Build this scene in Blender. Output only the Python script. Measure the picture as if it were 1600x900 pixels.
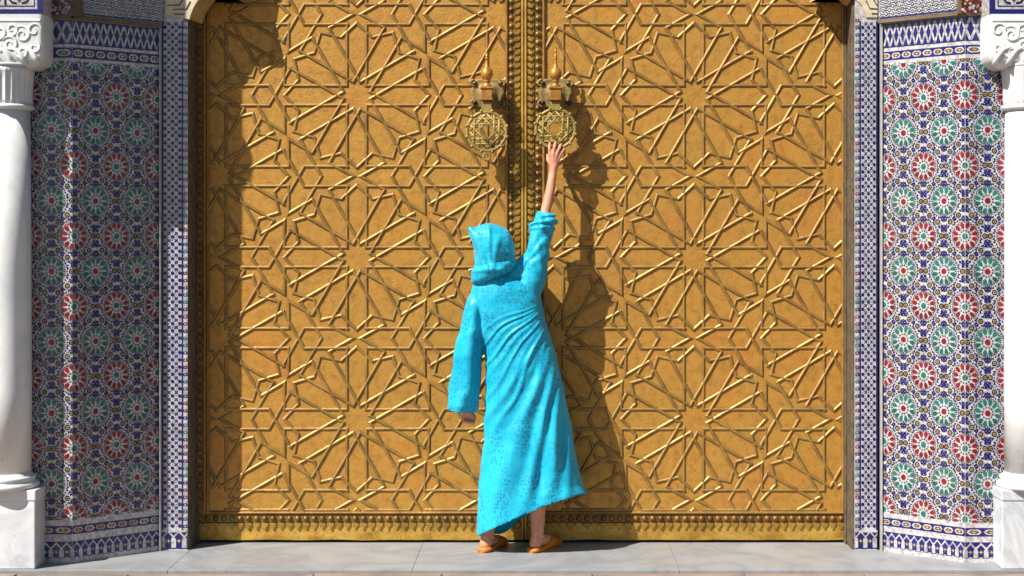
import bpy, bmesh, math, random
from mathutils import Vector, Matrix, noise
random.seed(7)
for o in list(bpy.data.objects):
    bpy.data.objects.remove(o)
S = bpy.context.scene
COL = S.collection
R = math.radians
PI = math.pi

# ------------------------------------------------------------------ camera
FPX, VX, HZ, CH, DIST = 2416.0, 850.0, 375.0, 1.566, 8.0
cam = bpy.data.cameras.new('camera')
cam.sensor_width = 36
cam.lens = 36 * FPX / 1600
cam.shift_x = (800 - VX) / 1600
cam.shift_y = -(450 - HZ) / 1600
cam.clip_end = 500
co = bpy.data.objects.new('camera', cam)
co.location = (0, -DIST, CH)
co.rotation_euler = (R(90), 0, 0)
COL.objects.link(co)
S.camera = co
# ------------------------------------------------------------------ light
SUN = Vector((1.25, 1.0, -1.70))
w = bpy.data.worlds.new('World')
S.world = w
w.use_nodes = True
nt = w.node_tree
sky = nt.nodes.new('ShaderNodeTexSky')
sky.sky_type = 'NISHITA'
sky.sun_disc = False
sky.sun_elevation = math.atan2(-SUN.z, math.hypot(SUN.x, SUN.y))
sky.sun_rotation = math.atan2(-SUN.x, -SUN.y)
bg = nt.nodes['Background']
bg.inputs['Strength'].default_value = 0.05
nt.links.new(sky.outputs[0], bg.inputs[0])
sl = bpy.data.lights.new('sun', 'SUN')
sl.energy = 5.0
sl.angle = R(0.5)
sl.color = (1.0, 0.97, 0.90)
so = bpy.data.objects.new('sun', sl)
so.rotation_euler = SUN.to_track_quat('-Z', 'Y').to_euler()
so.location = (-6, -6, 8)
COL.objects.link(so)
S.view_settings.view_transform = 'Standard'
S.view_settings.look = 'None'
S.view_settings.exposure = 0.82
S.view_settings.gamma = 1.0


def P(px, py, Y):
    """point of the place seen in direction (px, py), at depth plane Y"""
    d = (DIST + Y) / FPX
    return Vector(((px - VX) * d, Y, CH - (py - HZ) * d))


def PXY(v):
    d = (DIST + v[1]) / FPX
    return v[0] / d + VX, HZ - (v[2] - CH) / d


# ------------------------------------------------------------------ materials
def lin(r, g, b):
    f = lambda c: (c / 12.92 if c <= .04045 else ((c + .055) / 1.055) ** 2.4)
    k = .80      # darkens every colour so less light bounces and shadows stay deep
    return (k * f(r / 255), k * f(g / 255), k * f(b / 255), 1)


def ramp(n, stops):
    cr = n.color_ramp
    while len(cr.elements) > 1:
        cr.elements.remove(cr.elements[-1])
    cr.elements[0].position, cr.elements[0].color = stops[0]
    for p, c in stops[1:]:
        e = cr.elements.new(p)
        e.color = c


class MatB:
    def __init__(s, name, col=(.5, .5, .5, 1), rough=.5, metal=0., spec=.5):
        s.m = bpy.data.materials.new(name)
        s.m.use_nodes = True
        s.t = s.m.node_tree
        s.b = s.t.nodes['Principled BSDF']
        s.b.inputs['Base Color'].default_value = col
        s.b.inputs['Roughness'].default_value = rough
        s.b.inputs['Metallic'].default_value = metal
        s.b.inputs['Specular IOR Level'].default_value = spec
        s.co = s.t.nodes.new('ShaderNodeTexCoord').outputs['Object']
        s.geo = s.t.nodes.new('ShaderNodeNewGeometry')

    def n(s, typ, **kw):
        nd = s.t.nodes.new(typ)
        for k, v in kw.items():
            if k in nd.inputs:
                nd.inputs[k].default_value = v
            else:
                setattr(nd, k, v)
        return nd

    def l(s, a, b):
        s.t.links.new(a, b)

    def pos(s):
        return s.geo.outputs['Position']

    def noise(s, scale, detail=4, rough=.55, vec=None, dist=0):
        nd = s.n('ShaderNodeTexNoise', Scale=scale, Detail=detail, Roughness=rough, Distortion=dist)
        s.l(vec or s.pos(), nd.inputs['Vector'])
        return nd.outputs['Fac']

    def ramp(s, fac, stops):
        nd = s.n('ShaderNodeValToRGB')
        ramp(nd, stops)
        s.l(fac, nd.inputs[0])
        return nd.outputs[0]

    def mix(s, a, b, fac, mode='MIX'):
        nd = s.n('ShaderNodeMix', data_type='RGBA', blend_type=mode)
        for v, i in ((fac, 0), (a, 6), (b, 7)):
            if hasattr(v, 'is_linked'):
                s.l(v, nd.inputs[i])
            else:
                nd.inputs[i].default_value = v
        return nd.outputs[2]

    def math(s, op, a, b=None, c=None):
        nd = s.n('ShaderNodeMath', operation=op)
        for i, v in enumerate((a, b, c)):
            if v is None:
                continue
            if hasattr(v, 'is_linked'):
                s.l(v, nd.inputs[i])
            else:
                nd.inputs[i].default_value = v
        return nd.outputs[0]

    def base(s, c):
        s.l(c, s.b.inputs['Base Color'])
        return s

    def rough(s, v):
        s.l(v, s.b.inputs['Roughness'])
        return s

    def bump(s, h, strength=.3, dist=.005):
        nd = s.n('ShaderNodeBump', Strength=strength, Distance=dist)
        s.l(h, nd.inputs['Height'])
        if s.b.inputs['Normal'].is_linked:
            s.l(s.b.inputs['Normal'].links[0].from_socket, nd.inputs['Normal'])
        s.l(nd.outputs[0], s.b.inputs['Normal'])
        return s


def mat_field():
    m = MatB('gilded_brass_sheet', rough=.46, metal=.35)
    big = m.noise(1.6, 3, .6)
    c = m.ramp(big, [(.30, lin(208, 138, 58)), (.43, lin(204, 148, 62)), (.56, lin(198, 146, 62)), (.68, lin(204, 140, 62))])
    # broad coppery zones where the gilding has warmed
    sep = m.n('ShaderNodeSeparateXYZ')
    m.l(m.pos(), sep.inputs[0])
    fine = m.noise(24, 6, .65)
    c = m.mix(c, lin(160, 108, 32), m.ramp(fine, [(.46, (0, 0, 0, 1)), (.72, (.85, .85, .85, 1))]))
    st = m.noise(6, 5, .7)
    c = m.mix(c, lin(150, 112, 50), m.ramp(st, [(.52, (0, 0, 0, 1)), (.78, (.55, .55, .55, 1))]))
    m.base(c)
    m.rough(m.ramp(fine, [(.3, (.40, .40, .40, 1)), (.7, (.6, .6, .6, 1))]))
    v = m.n('ShaderNodeTexVoronoi', feature='SMOOTH_F1', Scale=56, Smoothness=.5)
    wp = m.n('ShaderNodeVectorMath', operation='ADD')
    nz = m.n('ShaderNodeTexNoise', Scale=14, Detail=3)
    m.l(m.pos(), nz.inputs['Vector'])
    sc = m.n('ShaderNodeVectorMath', operation='SCALE')
    sc.inputs[3].default_value = .10
    m.l(nz.outputs['Color'], sc.inputs[0])
    m.l(m.pos(), wp.inputs[0])
    m.l(sc.outputs[0], wp.inputs[1])
    m.l(wp.outputs[0], v.inputs['Vector'])
    rg = m.math('SINE', m.math('MULTIPLY', v.outputs['Distance'], 22))
    m.bump(rg, .17, .004)
    m.bump(m.noise(7, 4, .6), .26, .013)
    m.bump(m.noise(70, 4, .7), .06, .003)
    return m.m


def mat_strap(name='dull_bronze_strap', a=(170, 128, 66), b=(134, 98, 50), c3=(196, 154, 78), metal=.45, rr=(.40, .56)):
    m = MatB(name, rough=.36, metal=metal)
    f = m.noise(9, 5, .65)
    oi = m.n('ShaderNodeObjectInfo').outputs['Random']
    c = m.ramp(f, [(.3, lin(*b)), (.52, lin(*a)), (.75, lin(*c3))])
    c = m.mix(c, lin(150, 128, 60), m.ramp(oi, [(.55, (0, 0, 0, 1)), (1, (.55, .55, .55, 1))]))
    sp = m.noise(150, 2, .5)
    c = m.mix(c, lin(70, 46, 24), m.ramp(sp, [(.58, (0, 0, 0, 1)), (.72, (.7, .7, .7, 1))]))
    m.base(c)
    m.rough(m.ramp(m.noise(30, 3), [(.3, (rr[0],) * 3 + (1,)), (.7, (rr[1],) * 3 + (1,))]))
    m.bump(m.noise(60, 4, .6), .3, .004)
    return m.m


def mat_simple(name, col, rough=.5, metal=0., var=.25, scale=12, bump=.2, bs=60, dark=None):
    m = MatB(name, rough=rough, metal=metal)
    c = lin(*col)
    d = lin(*(dark or [max(0, x * (1 - var)) for x in col]))
    m.base(m.ramp(m.noise(scale, 5, .6), [(.3, d), (.6, c)]))
    if bump:
        m.bump(m.noise(bs, 4, .6), bump, .004)
    return m.m


def mat_tile(name, col, rough=.16):
    m = MatB(name, rough=rough, spec=.55)
    c = lin(*col)
    d = lin(*[x * .74 for x in col])
    isl = m.geo.outputs['Random Per Island']
    base = m.ramp(m.noise(55, 3, .6), [(.35, d), (.6, c)])
    base = m.mix(base, m.ramp(isl, [(0, (.62, .62, .64, 1)), (.5, (.95, .95, .95, 1)), (1, (1.0, 1.0, 1.0, 1))]), 1.0, 'MULTIPLY')
    chips = m.ramp(m.noise(85, 2, .5), [(.72, (0, 0, 0, 1)), (.76, (1, 1, 1, 1))])
    base = m.mix(base, lin(176, 160, 138), chips)
    grime = m.ramp(m.noise(3.2, 5, .65), [(.45, (0, 0, 0, 1)), (.8, (.12, .12, .12, 1))])
    base = m.mix(base, lin(130, 116, 100), grime)
    m.base(base)
    m.rough(m.math('ADD', m.math('MULTIPLY', isl, .22), .12))
    m.bump(m.noise(45, 3, .5), .18, .004)
    return m.m


def mat_marble(name, c0=(236, 233, 226), vein=(150, 152, 158), rough=.3, scale=2.5, amt=.6, warm=(226, 208, 180)):
    m = MatB(name, rough=rough)
    n1 = m.noise(scale, 7, .62, dist=1.6)
    v = m.math('ABSOLUTE', m.math('SUBTRACT', n1, .5))
    c = m.ramp(v, [(0, lin(*vein)), (.035, lin(*[(a + b) / 2 for a, b in zip(c0, vein)])), (.12, lin(*c0))])
    c = m.mix(lin(*c0), c, amt)
    c = m.mix(c, lin(*warm), m.ramp(m.noise(scale * 1.7, 4, .6), [(.5, (0, 0, 0, 1)), (.8, (.6, .6, .6, 1))]))
    spots = m.ramp(m.noise(26, 6, .72), [(.60, (0, 0, 0, 1)), (.74, (.45, .45, .45, 1))])
    c = m.mix(c, lin(120, 108, 94), spots)
    m.base(c)
    m.bump(m.noise(30, 5, .6), .16, .004)
    return m.m


def mat_silk():
    m = MatB('turquoise_satin', rough=.46, spec=.3)
    mp = m.n('ShaderNodeMapping')
    mp.inputs['Scale'].default_value = (1, .45, 1)
    m.l(m.pos(), mp.inputs[0])
    v = m.n('ShaderNodeTexVoronoi', feature='F1', Scale=60, Randomness=.7)
    m.l(mp.outputs[0], v.inputs['Vector'])
    d = v.outputs['Distance']
    ring = m.ramp(d, [(.10, (.0, .0, .0, 1)), (.20, (1, 1, 1, 1)), (.36, (1, 1, 1, 1)), (.46, (0, 0, 0, 1))])
    mp2 = m.n('ShaderNodeMapping')
    mp2.inputs['Rotation'].default_value = (0, R(28), 0)
    mp2.inputs['Scale'].default_value = (1.5, .4, .55)
    m.l(m.pos(), mp2.inputs[0])
    big = m.ramp(m.noise(9, 3, .55, vec=mp2.outputs[0]), [(.38, (.12, .12, .12, 1)), (.56, (1, 1, 1, 1))])
    k = m.math('MULTIPLY', ring, big)
    c = m.ramp(m.noise(5.0, 3), [(.3, lin(12, 168, 204)), (.7, lin(40, 192, 222))])
    c = m.mix(c, lin(0, 118, 168), m.math('MULTIPLY', k, .68))
    m.base(c)
    m.rough(m.ramp(k, [(0, (.40, .40, .40, 1)), (1, (.56, .56, .56, 1))]))
    m.b.inputs['Sheen Weight'].default_value = .2
    m.b.inputs['Sheen Tint'].default_value = lin(150, 235, 250)
    m.bump(m.noise(30, 3, .55), .12, .005)
    return m.m


def mat_skin():
    m = MatB('skin', rough=.5)
    m.base(m.ramp(m.noise(30, 4), [(.3, lin(214, 140, 108)), (.7, lin(226, 160, 128))]))
    m.b.inputs['Subsurface Weight'].default_value = .15
    m.b.inputs['Subsurface Radius'].default_value = (.01, .004, .002)
    m.bump(m.noise(160, 3), .12, .002)
    return m.m


M = {}
M['field'] = mat_field()
M['strap'] = mat_strap()
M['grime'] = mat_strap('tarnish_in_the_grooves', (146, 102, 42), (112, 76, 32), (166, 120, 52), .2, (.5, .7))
M['stud'] = mat_strap('dark_bronze_stud', (140, 98, 46), (96, 66, 34), (168, 122, 58))
M['fringe'] = mat_strap('old_brass_fringe', (186, 144, 62), (140, 104, 46), (200, 160, 72))
M['kick'] = mat_strap('worn_brass_kickplate', (212, 164, 68), (166, 116, 44), (224, 182, 92))
M['knock'] = mat_strap('cast_brass_knocker', (166, 138, 72), (118, 94, 44), (188, 160, 94), .25, (.45, .6))
M['finial'] = mat_strap('polished_brass_finial', (196, 136, 58), (160, 104, 40), (214, 156, 76))
M['plate'] = mat_strap('tarnished_brass_plate', (156, 128, 72), (112, 90, 48), (176, 148, 92), .15, (.5, .65))
M['dark'] = mat_simple('dark_gap', (24, 18, 12), .9, bump=0)
M['wood'] = mat_simple('weathered_grey_wood', (104, 88, 66), .75, var=.4, scale=26, bump=.5, bs=70)
M['white'] = mat_tile('white_glazed_tile', (212, 208, 208))
M['blue'] = mat_tile('cobalt_glazed_tile', (28, 26, 116))
M['black'] = mat_tile('black_glazed_tile', (22, 22, 44))
M['red'] = mat_tile('red_glazed_tile', (150, 14, 36))
M['teal'] = mat_tile('teal_glazed_tile', (16, 122, 112))
M['gold'] = mat_tile('ochre_glazed_tile', (222, 186, 108))
M['brown'] = mat_tile('brown_glazed_tile', (92, 44, 22))
M['marble'] = mat_marble('white_marble', (236, 237, 236), (186, 188, 190), .32, 1.6, .35, (228, 222, 208))
M['plinth'] = mat_marble('veined_white_marble', (228, 230, 232), (170, 176, 186), .36, 2.0, .7, (226, 218, 204))
M['slab'] = mat_marble('grey_marble_slab', (160, 161, 163), (120, 123, 130), .45, 1.3, .55, (158, 148, 134))
M['paving'] = mat_simple('pinkish_paving_stone', (158, 134, 120), .75, var=.25, scale=5, bump=.4, bs=40)
M['plaza'] = mat_simple('plaza_paving', (96, 90, 84), .8, var=.2, scale=2, bump=.3, bs=20)
M['plaster'] = mat_simple('cream_plaster', (232, 216, 184), .7, var=.16, scale=14, bump=.3, bs=40)
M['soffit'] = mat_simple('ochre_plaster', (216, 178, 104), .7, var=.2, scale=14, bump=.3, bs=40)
M['stone'] = mat_simple('brown_stone', (126, 104, 78), .8, var=.3, scale=14, bump=.4, bs=40)
M['silk'] = mat_silk()
M['skin'] = mat_skin()
M['leather'] = mat_simple('orange_leather', (214, 124, 18), .5, var=.2, scale=30, bump=.3, bs=120)
M['edge'] = mat_simple('white_stone_edging', (186, 182, 174), .5, var=.15, scale=30, bump=.2)


# ------------------------------------------------------------------ builders
def tag(o, label=None, cat=None, group=None, kind=None):
    kind = kind or ('thing' if cat else None)
    for k, v in (('label', label), ('category', cat), ('group', group), ('kind', kind)):
        if v:
            o[k] = v
    return o


def empty(name, loc, label, cat, group=None):
    o = bpy.data.objects.new(name, None)
    o.empty_display_size = .1
    o.location = loc
    COL.objects.link(o)
    return tag(o, label, cat, group)


def link(name, me, parent=None, loc=None):
    o = bpy.data.objects.new(name, me)
    COL.objects.link(o)
    if parent is not None:
        o.parent = parent
        chain = Vector((0, 0, 0))
        p = parent
        while p is not None:
            chain += p.location
            p = p.parent
        o.location = (Vector(loc) if loc is not None else Vector((0, 0, 0))) - chain
    elif loc is not None:
        o.location = loc
    return o


class MB:
    def __init__(s):
        s.v, s.f, s.m = [], [], []

    def add(s, vs, fs, mi=0):
        b = len(s.v)
        s.v += [tuple(x) for x in vs]
        s.f += [tuple(b + i for i in f) for f in fs]
        s.m += [mi] * len(fs)
        return s

    def box(s, x0, x1, y0, y1, z0, z1, mi=0):
        vs = [(x, y, z) for x in (x0, x1) for y in (y0, y1) for z in (z0, z1)]
        return s.add(vs, [(0, 1, 3, 2), (4, 6, 7, 5), (0, 4, 5, 1), (2, 3, 7, 6), (0, 2, 6, 4), (1, 5, 7, 3)], mi)

    def lathe(s, prof, cx, cy, n=32, mi=0, cap=True):
        vs, fs = [], []
        for r, z in prof:
            for i in range(n):
                a = 2 * PI * i / n
                vs.append((cx + r * math.cos(a), cy + r * math.sin(a), z))
        for k in range(len(prof) - 1):
            for i in range(n):
                j = (i + 1) % n
                fs.append((k * n + i, k * n + j, (k + 1) * n + j, (k + 1) * n + i))
        if cap:
            fs.append(tuple(range(n))[::-1])
            fs.append(tuple((len(prof) - 1) * n + i for i in range(n)))
        return s.add(vs, fs, mi)

    def prism_y(s, poly, y0, y1, mi=0):
        """poly in (x,z) extruded along y"""
        n = len(poly)
        vs = [(x, y0, z) for x, z in poly] + [(x, y1, z) for x, z in poly]
        fs = [tuple(range(n)), tuple(range(2 * n - 1, n - 1, -1))]
        fs += [(i, n + i, n + (i + 1) % n, (i + 1) % n) for i in range(n)]
        return s.add(vs, fs, mi)

    def tube(s, pts, rad, n=8, mi=0, closed=False, sq=1.0):
        pts = [Vector(p) for p in pts]
        k = len(pts)
        rad = rad if isinstance(rad, (list, tuple)) else [rad] * k
        vs, fs = [], []
        ref = None
        for i, p in enumerate(pts):
            a = pts[(i - 1) % k] if (i or closed) else p
            b = pts[(i + 1) % k] if (i < k - 1 or closed) else p
            t = (b - a).normalized()
            if ref is None:
                ref = Vector((0, 1, 0)) if abs(t.y) < .9 else Vector((1, 0, 0))
            nx = (ref - t * ref.dot(t)).normalized()
            ref = nx
            ny = t.cross(nx)
            for j in range(n):
                an = 2 * PI * j / n
                vs.append(p + nx * (rad[i] * math.cos(an) * sq) + ny * (rad[i] * math.sin(an)))
        for i in range(k if closed else k - 1):
            i2 = (i + 1) % k
            for j in range(n):
                j2 = (j + 1) % n
                fs.append((i * n + j, i2 * n + j, i2 * n + j2, i * n + j2))
        if not closed:
            fs.append(tuple(range(n)))
            fs.append(tuple((k - 1) * n + j for j in range(n))[::-1])
        return s.add(vs, fs, mi)

    def capsule(s, a, b, ra, rb, n=12):
        """tapered capsule, closed"""
        a, b = Vector(a), Vector(b)
        t = (b - a)
        L = t.length
        t = t / L if L > 1e-9 else Vector((0, 0, 1))
        ref = Vector((0, 1, 0)) if abs(t.y) < .9 else Vector((1, 0, 0))
        nx = (ref - t * ref.dot(t)).normalized()
        ny = t.cross(nx)
        rows = []
        for k in range(1, 5):
            an = -PI / 2 + k * PI / 8
            rows.append((a + t * (ra * math.sin(an)), ra * math.cos(an)))
        for k in range(0, 4):
            an = k * PI / 8
            rows.append((b + t * (rb * math.sin(an)), rb * math.cos(an)))
        vs = [a - t * ra]
        for c, r in rows:
            for j in range(n):
                an = 2 * PI * j / n
                vs.append(c + nx * (r * math.cos(an)) + ny * (r * math.sin(an)))
        vs.append(b + t * rb)
        fs = []
        for j in range(n):
            fs.append((0, 1 + (j + 1) % n, 1 + j))
        for k in range(len(rows) - 1):
            for j in range(n):
                j2 = (j + 1) % n
                fs.append((1 + k * n + j, 1 + k * n + j2, 1 + (k + 1) * n + j2, 1 + (k + 1) * n + j))
        e = len(vs) - 1
        q = 1 + (len(rows) - 1) * n
        for j in range(n):
            fs.append((q + j, q + (j + 1) % n, e))
        return s.add(vs, fs)

    def chain(s, pts, rads, n=12):
        for i in range(len(pts) - 1):
            s.capsule(pts[i], pts[i + 1], rads[i], rads[i + 1], n)
        return s

    def loft(s, rings, mi=0, cap0=True, cap1=True):
        n = len(rings[0])
        vs = [p for r in rings for p in r]
        fs = []
        for k in range(len(rings) - 1):
            for i in range(n):
                j = (i + 1) % n
                fs.append((k * n + i, k * n + j, (k + 1) * n + j, (k + 1) * n + i))
        if cap0:
            fs.append(tuple(range(n))[::-1])
        if cap1:
            fs.append(tuple((len(rings) - 1) * n + i for i in range(n)))
        return s.add(vs, fs, mi)

    def mesh(s, name, mats, smooth=False, fixn=True):
        me = bpy.data.meshes.new(name)
        me.from_pydata(s.v, [], s.f)
        for m in (mats if isinstance(mats, (list, tuple)) else [mats]):
            me.materials.append(m)
        me.polygons.foreach_set('material_index', s.m)
        if fixn:
            bm = bmesh.new()
            bm.from_mesh(me)
            bmesh.ops.recalc_face_normals(bm, faces=bm.faces)
            bm.to_mesh(me)
            bm.free()
        if smooth:
            me.polygons.foreach_set('use_smooth', [True] * len(me.polygons))
        me.update()
        return me

    def obj(s, name, mats, parent=None, smooth=False, fixn=True, loc=None, bevel=0, angle=None):
        o = link(name, s.mesh(name, mats, smooth, fixn), parent, loc)
        if bevel:
            b = o.modifiers.new('bevel', 'BEVEL')
            b.width = bevel
            b.segments = 2
            b.limit_method = 'ANGLE'
        return o


def remesh(mb, voxel, smooth=4, fac=.5):
    """solid union of closed shapes -> one continuous surface"""
    me = mb.mesh('tmp', [], fixn=False)
    o = bpy.data.objects.new('tmp', me)
    COL.objects.link(o)
    r = o.modifiers.new('r', 'REMESH')
    r.mode = 'VOXEL'
    r.voxel_size = voxel
    if smooth:
        sm = o.modifiers.new('s', 'SMOOTH')
        sm.iterations = smooth
        sm.factor = fac
    dg = bpy.context.evaluated_depsgraph_get()
    out = bpy.data.meshes.new_from_object(o.evaluated_get(dg))
    bpy.data.objects.remove(o)
    return out


# ------------------------------------------------------------------ ground
th0 = P(0, 890, -.66).y
gr = MB().box(-60, 60, -60, 6, -.60, -.055).obj('plaza_ground', M['plaza'])
tag(gr, kind='structure')
pv = MB().box(-4.2, 4.2, -2.6, -.672, -.05, -.024).obj('pavement', M['dark'])
tag(pv, kind='structure')
random.seed(3)
y1 = -.676
for row in range(4):
    y0 = y1 - .44
    x = -4.1 + random.uniform(0, .4)
    while x < 4.1:
        x2 = x + random.uniform(.5, .95)
        zt = -.014 + random.uniform(-.003, .002)
        MB().box(x, x2 - .008, y0 + .008, y1, -.046, zt).obj('paving_stone', M['paving'], pv, bevel=.004)
        x = x2
    y1 = y0
st = MB().box(-4.2, 4.2, -.655, .6, -.05, -.006).obj('threshold', M['dark'])
tag(st, kind='structure')
xs = [-4.2, -2.95, P(262, 890, -.66).x, P(644, 890, -.66).x, P(1062, 890, -.66).x, P(1490, 890, -.66).x, 3.2, 4.2]
for a, b in zip(xs[:-1], xs[1:]):
    MB().box(a + .0006, b - .0006, -.662, .5, -.05, 0).obj('marble_slab', M['slab'], st, bevel=.002)

# ------------------------------------------------------------------ door leaves
U = 1 / 302.0
A = 253 * U
DL = 15.2 * U
RO = 113 * U
STRAPS = {}


def sweep(poly, h, half=.0085, ext=.002):
    """strap along a 2D polyline (x,z); profile rises toward -y"""
    pts = [Vector(p) for p in poly]
    d0 = (pts[1] - pts[0]).normalized()
    d1 = (pts[-1] - pts[-2]).normalized()
    pts[0] = pts[0] - d0 * ext
    pts[-1] = pts[-1] + d1 * ext
    prof = [(-half * 1.25, -.001), (-half * 1.18, .0010), (-half, .0012), (-half * .97, h * .34), (-half * .40, h * .88), (-half * .16, h),
            (half * .16, h), (half * .40, h * .88), (half * .97, h * .34), (half, .0012), (half * 1.18, .0010), (half * 1.25, -.001)]
    rings = []
    for i, p in enumerate(pts):
        if i == 0:
            t = (pts[1] - p).normalized()
            nrm = Vector((-t.y, t.x))
        elif i == len(pts) - 1:
            t = (p - pts[i - 1]).normalized()
            nrm = Vector((-t.y, t.x))
        else:
            ta = (p - pts[i - 1]).normalized()
            tb = (pts[i + 1] - p).normalized()
            na, nb = Vector((-ta.y, ta.x)), Vector((-tb.y, tb.x))
            nrm = (na + nb).normalized()
            nrm = nrm / max(.3, nrm.dot(na))
        rings.append([(p.x + nrm.x * o_, -hh, p.y + nrm.y * o_) for o_, hh in prof])
    mb = MB()
    n = len(prof)
    vs = [q for r in rings for q in r]
    fs = []
    mi = []
    for k in range(len(rings) - 1):
        for i in range(n - 1):
            fs.append((k * n + i, k * n + i + 1, (k + 1) * n + i + 1, (k + 1) * n + i))
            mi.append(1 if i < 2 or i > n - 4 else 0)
    fs.append(tuple(range(n)))
    fs.append(tuple((len(rings) - 1) * n + i for i in range(n))[::-1])
    mb.add(vs, fs)
    mb.m = mi + [0, 0]
    return mb


def clip_poly(poly, rect):
    """clip polyline to rect -> list of polylines"""
    x0, x1, z0, z1 = rect
    out, cur = [], []
    for a, b in zip(poly[:-1], poly[1:]):
        dx, dz = b[0] - a[0], b[1] - a[1]
        t0, t1 = 0., 1.
        ok = True
        for p, q in ((-dx, a[0] - x0), (dx, x1 - a[0]), (-dz, a[1] - z0), (dz, z1 - a[1])):
            if abs(p) < 1e-12:
                if q < 0:
                    ok = False
            else:
                r = q / p
                if p < 0:
                    t0 = max(t0, r)
                else:
                    t1 = min(t1, r)
        if not ok or t1 - t0 < 1e-6:
            if len(cur) > 1:
                out.append(cur)
            cur = []
            continue
        pa = (a[0] + dx * t0, a[1] + dz * t0)
        pb = (a[0] + dx * t1, a[1] + dz * t1)
        if cur and (abs(cur[-1][0] - pa[0]) + abs(cur[-1][1] - pa[1])) < 1e-6:
            cur.append(pb)
        else:
            if len(cur) > 1:
                out.append(cur)
            cur = [pa, pb]
        if t1 < 1:
            out.append(cur)
            cur = []
    if len(cur) > 1:
        out.append(cur)
    return out


def rot2(p, a):
    c, s = math.cos(a), math.sin(a)
    return (p[0] * c - p[1] * s, p[0] * s + p[1] * c)


def pol(r, deg):
    return (r * math.cos(R(deg)), r * math.sin(R(deg)))


CANON = {}
for k in range(3):
    CANON['inner%d' % k] = ([(RO, DL), (DL, DL), (DL, RO)], .0066 + .0008 * k)
for k in range(2):
    CANON['ring%d' % k] = ([pol(94 * U, -15), (RO, 0), pol(94 * U, 15)], .0063 + .0009 * k)
CANON['bow0'] = ([(-21 * U, -43.3 * U), (0, -6.2 * U), (21 * U, -43.3 * U)], .0070)
for k in range(3):
    CANON['hex%d' % k] = ([(-16.5 * U, -59.4 * U), (18 * U, 0), (-16.5 * U, 59.4 * U)], .0061 + .0007 * k)


def lattice(rect, c0):
    """every strap of the hexagonal twelve-point-star lattice that meets rect"""
    items = []
    sx, sz = A * math.cos(R(30)), A / 2
    for i in range(-2, 3):
        for j in range(-12, 13):
            if (i + j) % 2:
                continue
            c = (c0[0] + i * sx, c0[1] + j * sz)
            if c[0] < rect[0] - 1 or c[0] > rect[1] + 1 or c[1] < rect[2] - 1 or c[1] > rect[3] + 1:
                continue
            for k in range(12):
                items.append(('inner%d' % (k % 3), c, 30 * k))
                items.append(('ring%d' % (k % 2), c, 30 * k))
            for ang in (30, 90, 150):
                q = pol(A / 2, ang)
                bc = (c[0] + q[0], c[1] + q[1])
                items.append(('bow0', bc, ang))
                items.append(('bow0', bc, ang + 180))
            for sgn in (0, 180):
                q = pol(A / math.sqrt(3), sgn)
                tc = (c[0] + q[0], c[1] + q[1])
                for m, aa in enumerate((0, 120, 240)):
                    items.append(('hex%d' % m, tc, sgn + aa))
    return items


def hemi(r, flat=.75, n=10, k=4):
    vs, fs = [], []
    for a in range(k):
        t = a / k * PI / 2
        for i in range(n):
            an = 2 * PI * i / n
            vs.append((r * math.cos(t) * math.cos(an), -r * flat * math.sin(t) * 1.2, r * math.cos(t) * math.sin(an)))
    vs.append((0, -r * flat * 1.2, 0))
    for a in range(k - 1):
        for i in range(n):
            j = (i + 1) % n
            fs.append((a * n + i, a * n + j, (a + 1) * n + j, (a + 1) * n + i))
    for i in range(n):
        fs.append(((k - 1) * n + i, (k - 1) * n + (i + 1) % n, k * n))
    return MB().add(vs, fs).mesh('stud', M['stud'], True)


STUD = hemi(4.7 * U)
# a lobed leaf of the fringe: rounded tongue pointing down
tg = [(-.5, 0), (.5, 0), (.5, -.25), (.36, -.45), (.22, -.52), (.2, -.7), (.1, -.86), (0, -.92), (-.1, -.86), (-.2, -.7), (-.22, -.52), (-.36, -.45), (-.5, -.25)]
SC = 12.6 * U
FR = MB()
nT = len(tg)
vs_ = [(x * SC * .97, 0, z * SC) for x, z in tg] + [(x * SC * .8, -.009, (z * .86 - .05) * SC) for x, z in tg]
FR.add(vs_, [(i, (i + 1) % nT, nT + (i + 1) % nT, nT + i) for i in range(nT)] + [tuple(range(nT, 2 * nT))])
FRINGE = FR.mesh('fringe_tongue', M['fringe'])
# slanted leaf of the astragal beside the seam
lf = [(-.40, -.46), (.10, -.46), (.42, -.12), (.42, .26), (.18, .40), (-.40, .02)]
LF = MB()
nL = len(lf)
vs_ = [(x * SC, 0, z * SC) for x, z in lf] + [(x * SC * .72, -.011, z * SC * .72 + .002) for x, z in lf]
LF.add(vs_, [(i, (i + 1) % nL, nL + (i + 1) % nL, nL + i) for i in range(nL)] + [tuple(range(nL, 2 * nL))])
LEAFR = LF.mesh('astragal_leaf', M['fringe'])
LF2 = MB()
LF2.add([(-x, y, z) for x, y, z in vs_], [(i, (i + 1) % nL, nL + (i + 1) % nL, nL + i) for i in range(nL)] + [tuple(range(nL, 2 * nL))])
LEAFL = LF2.mesh('astragal_leaf', M['fringe'])

ZTOP = P(0, -420, 0).z
ZVIS = P(0, -70, 0).z


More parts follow.
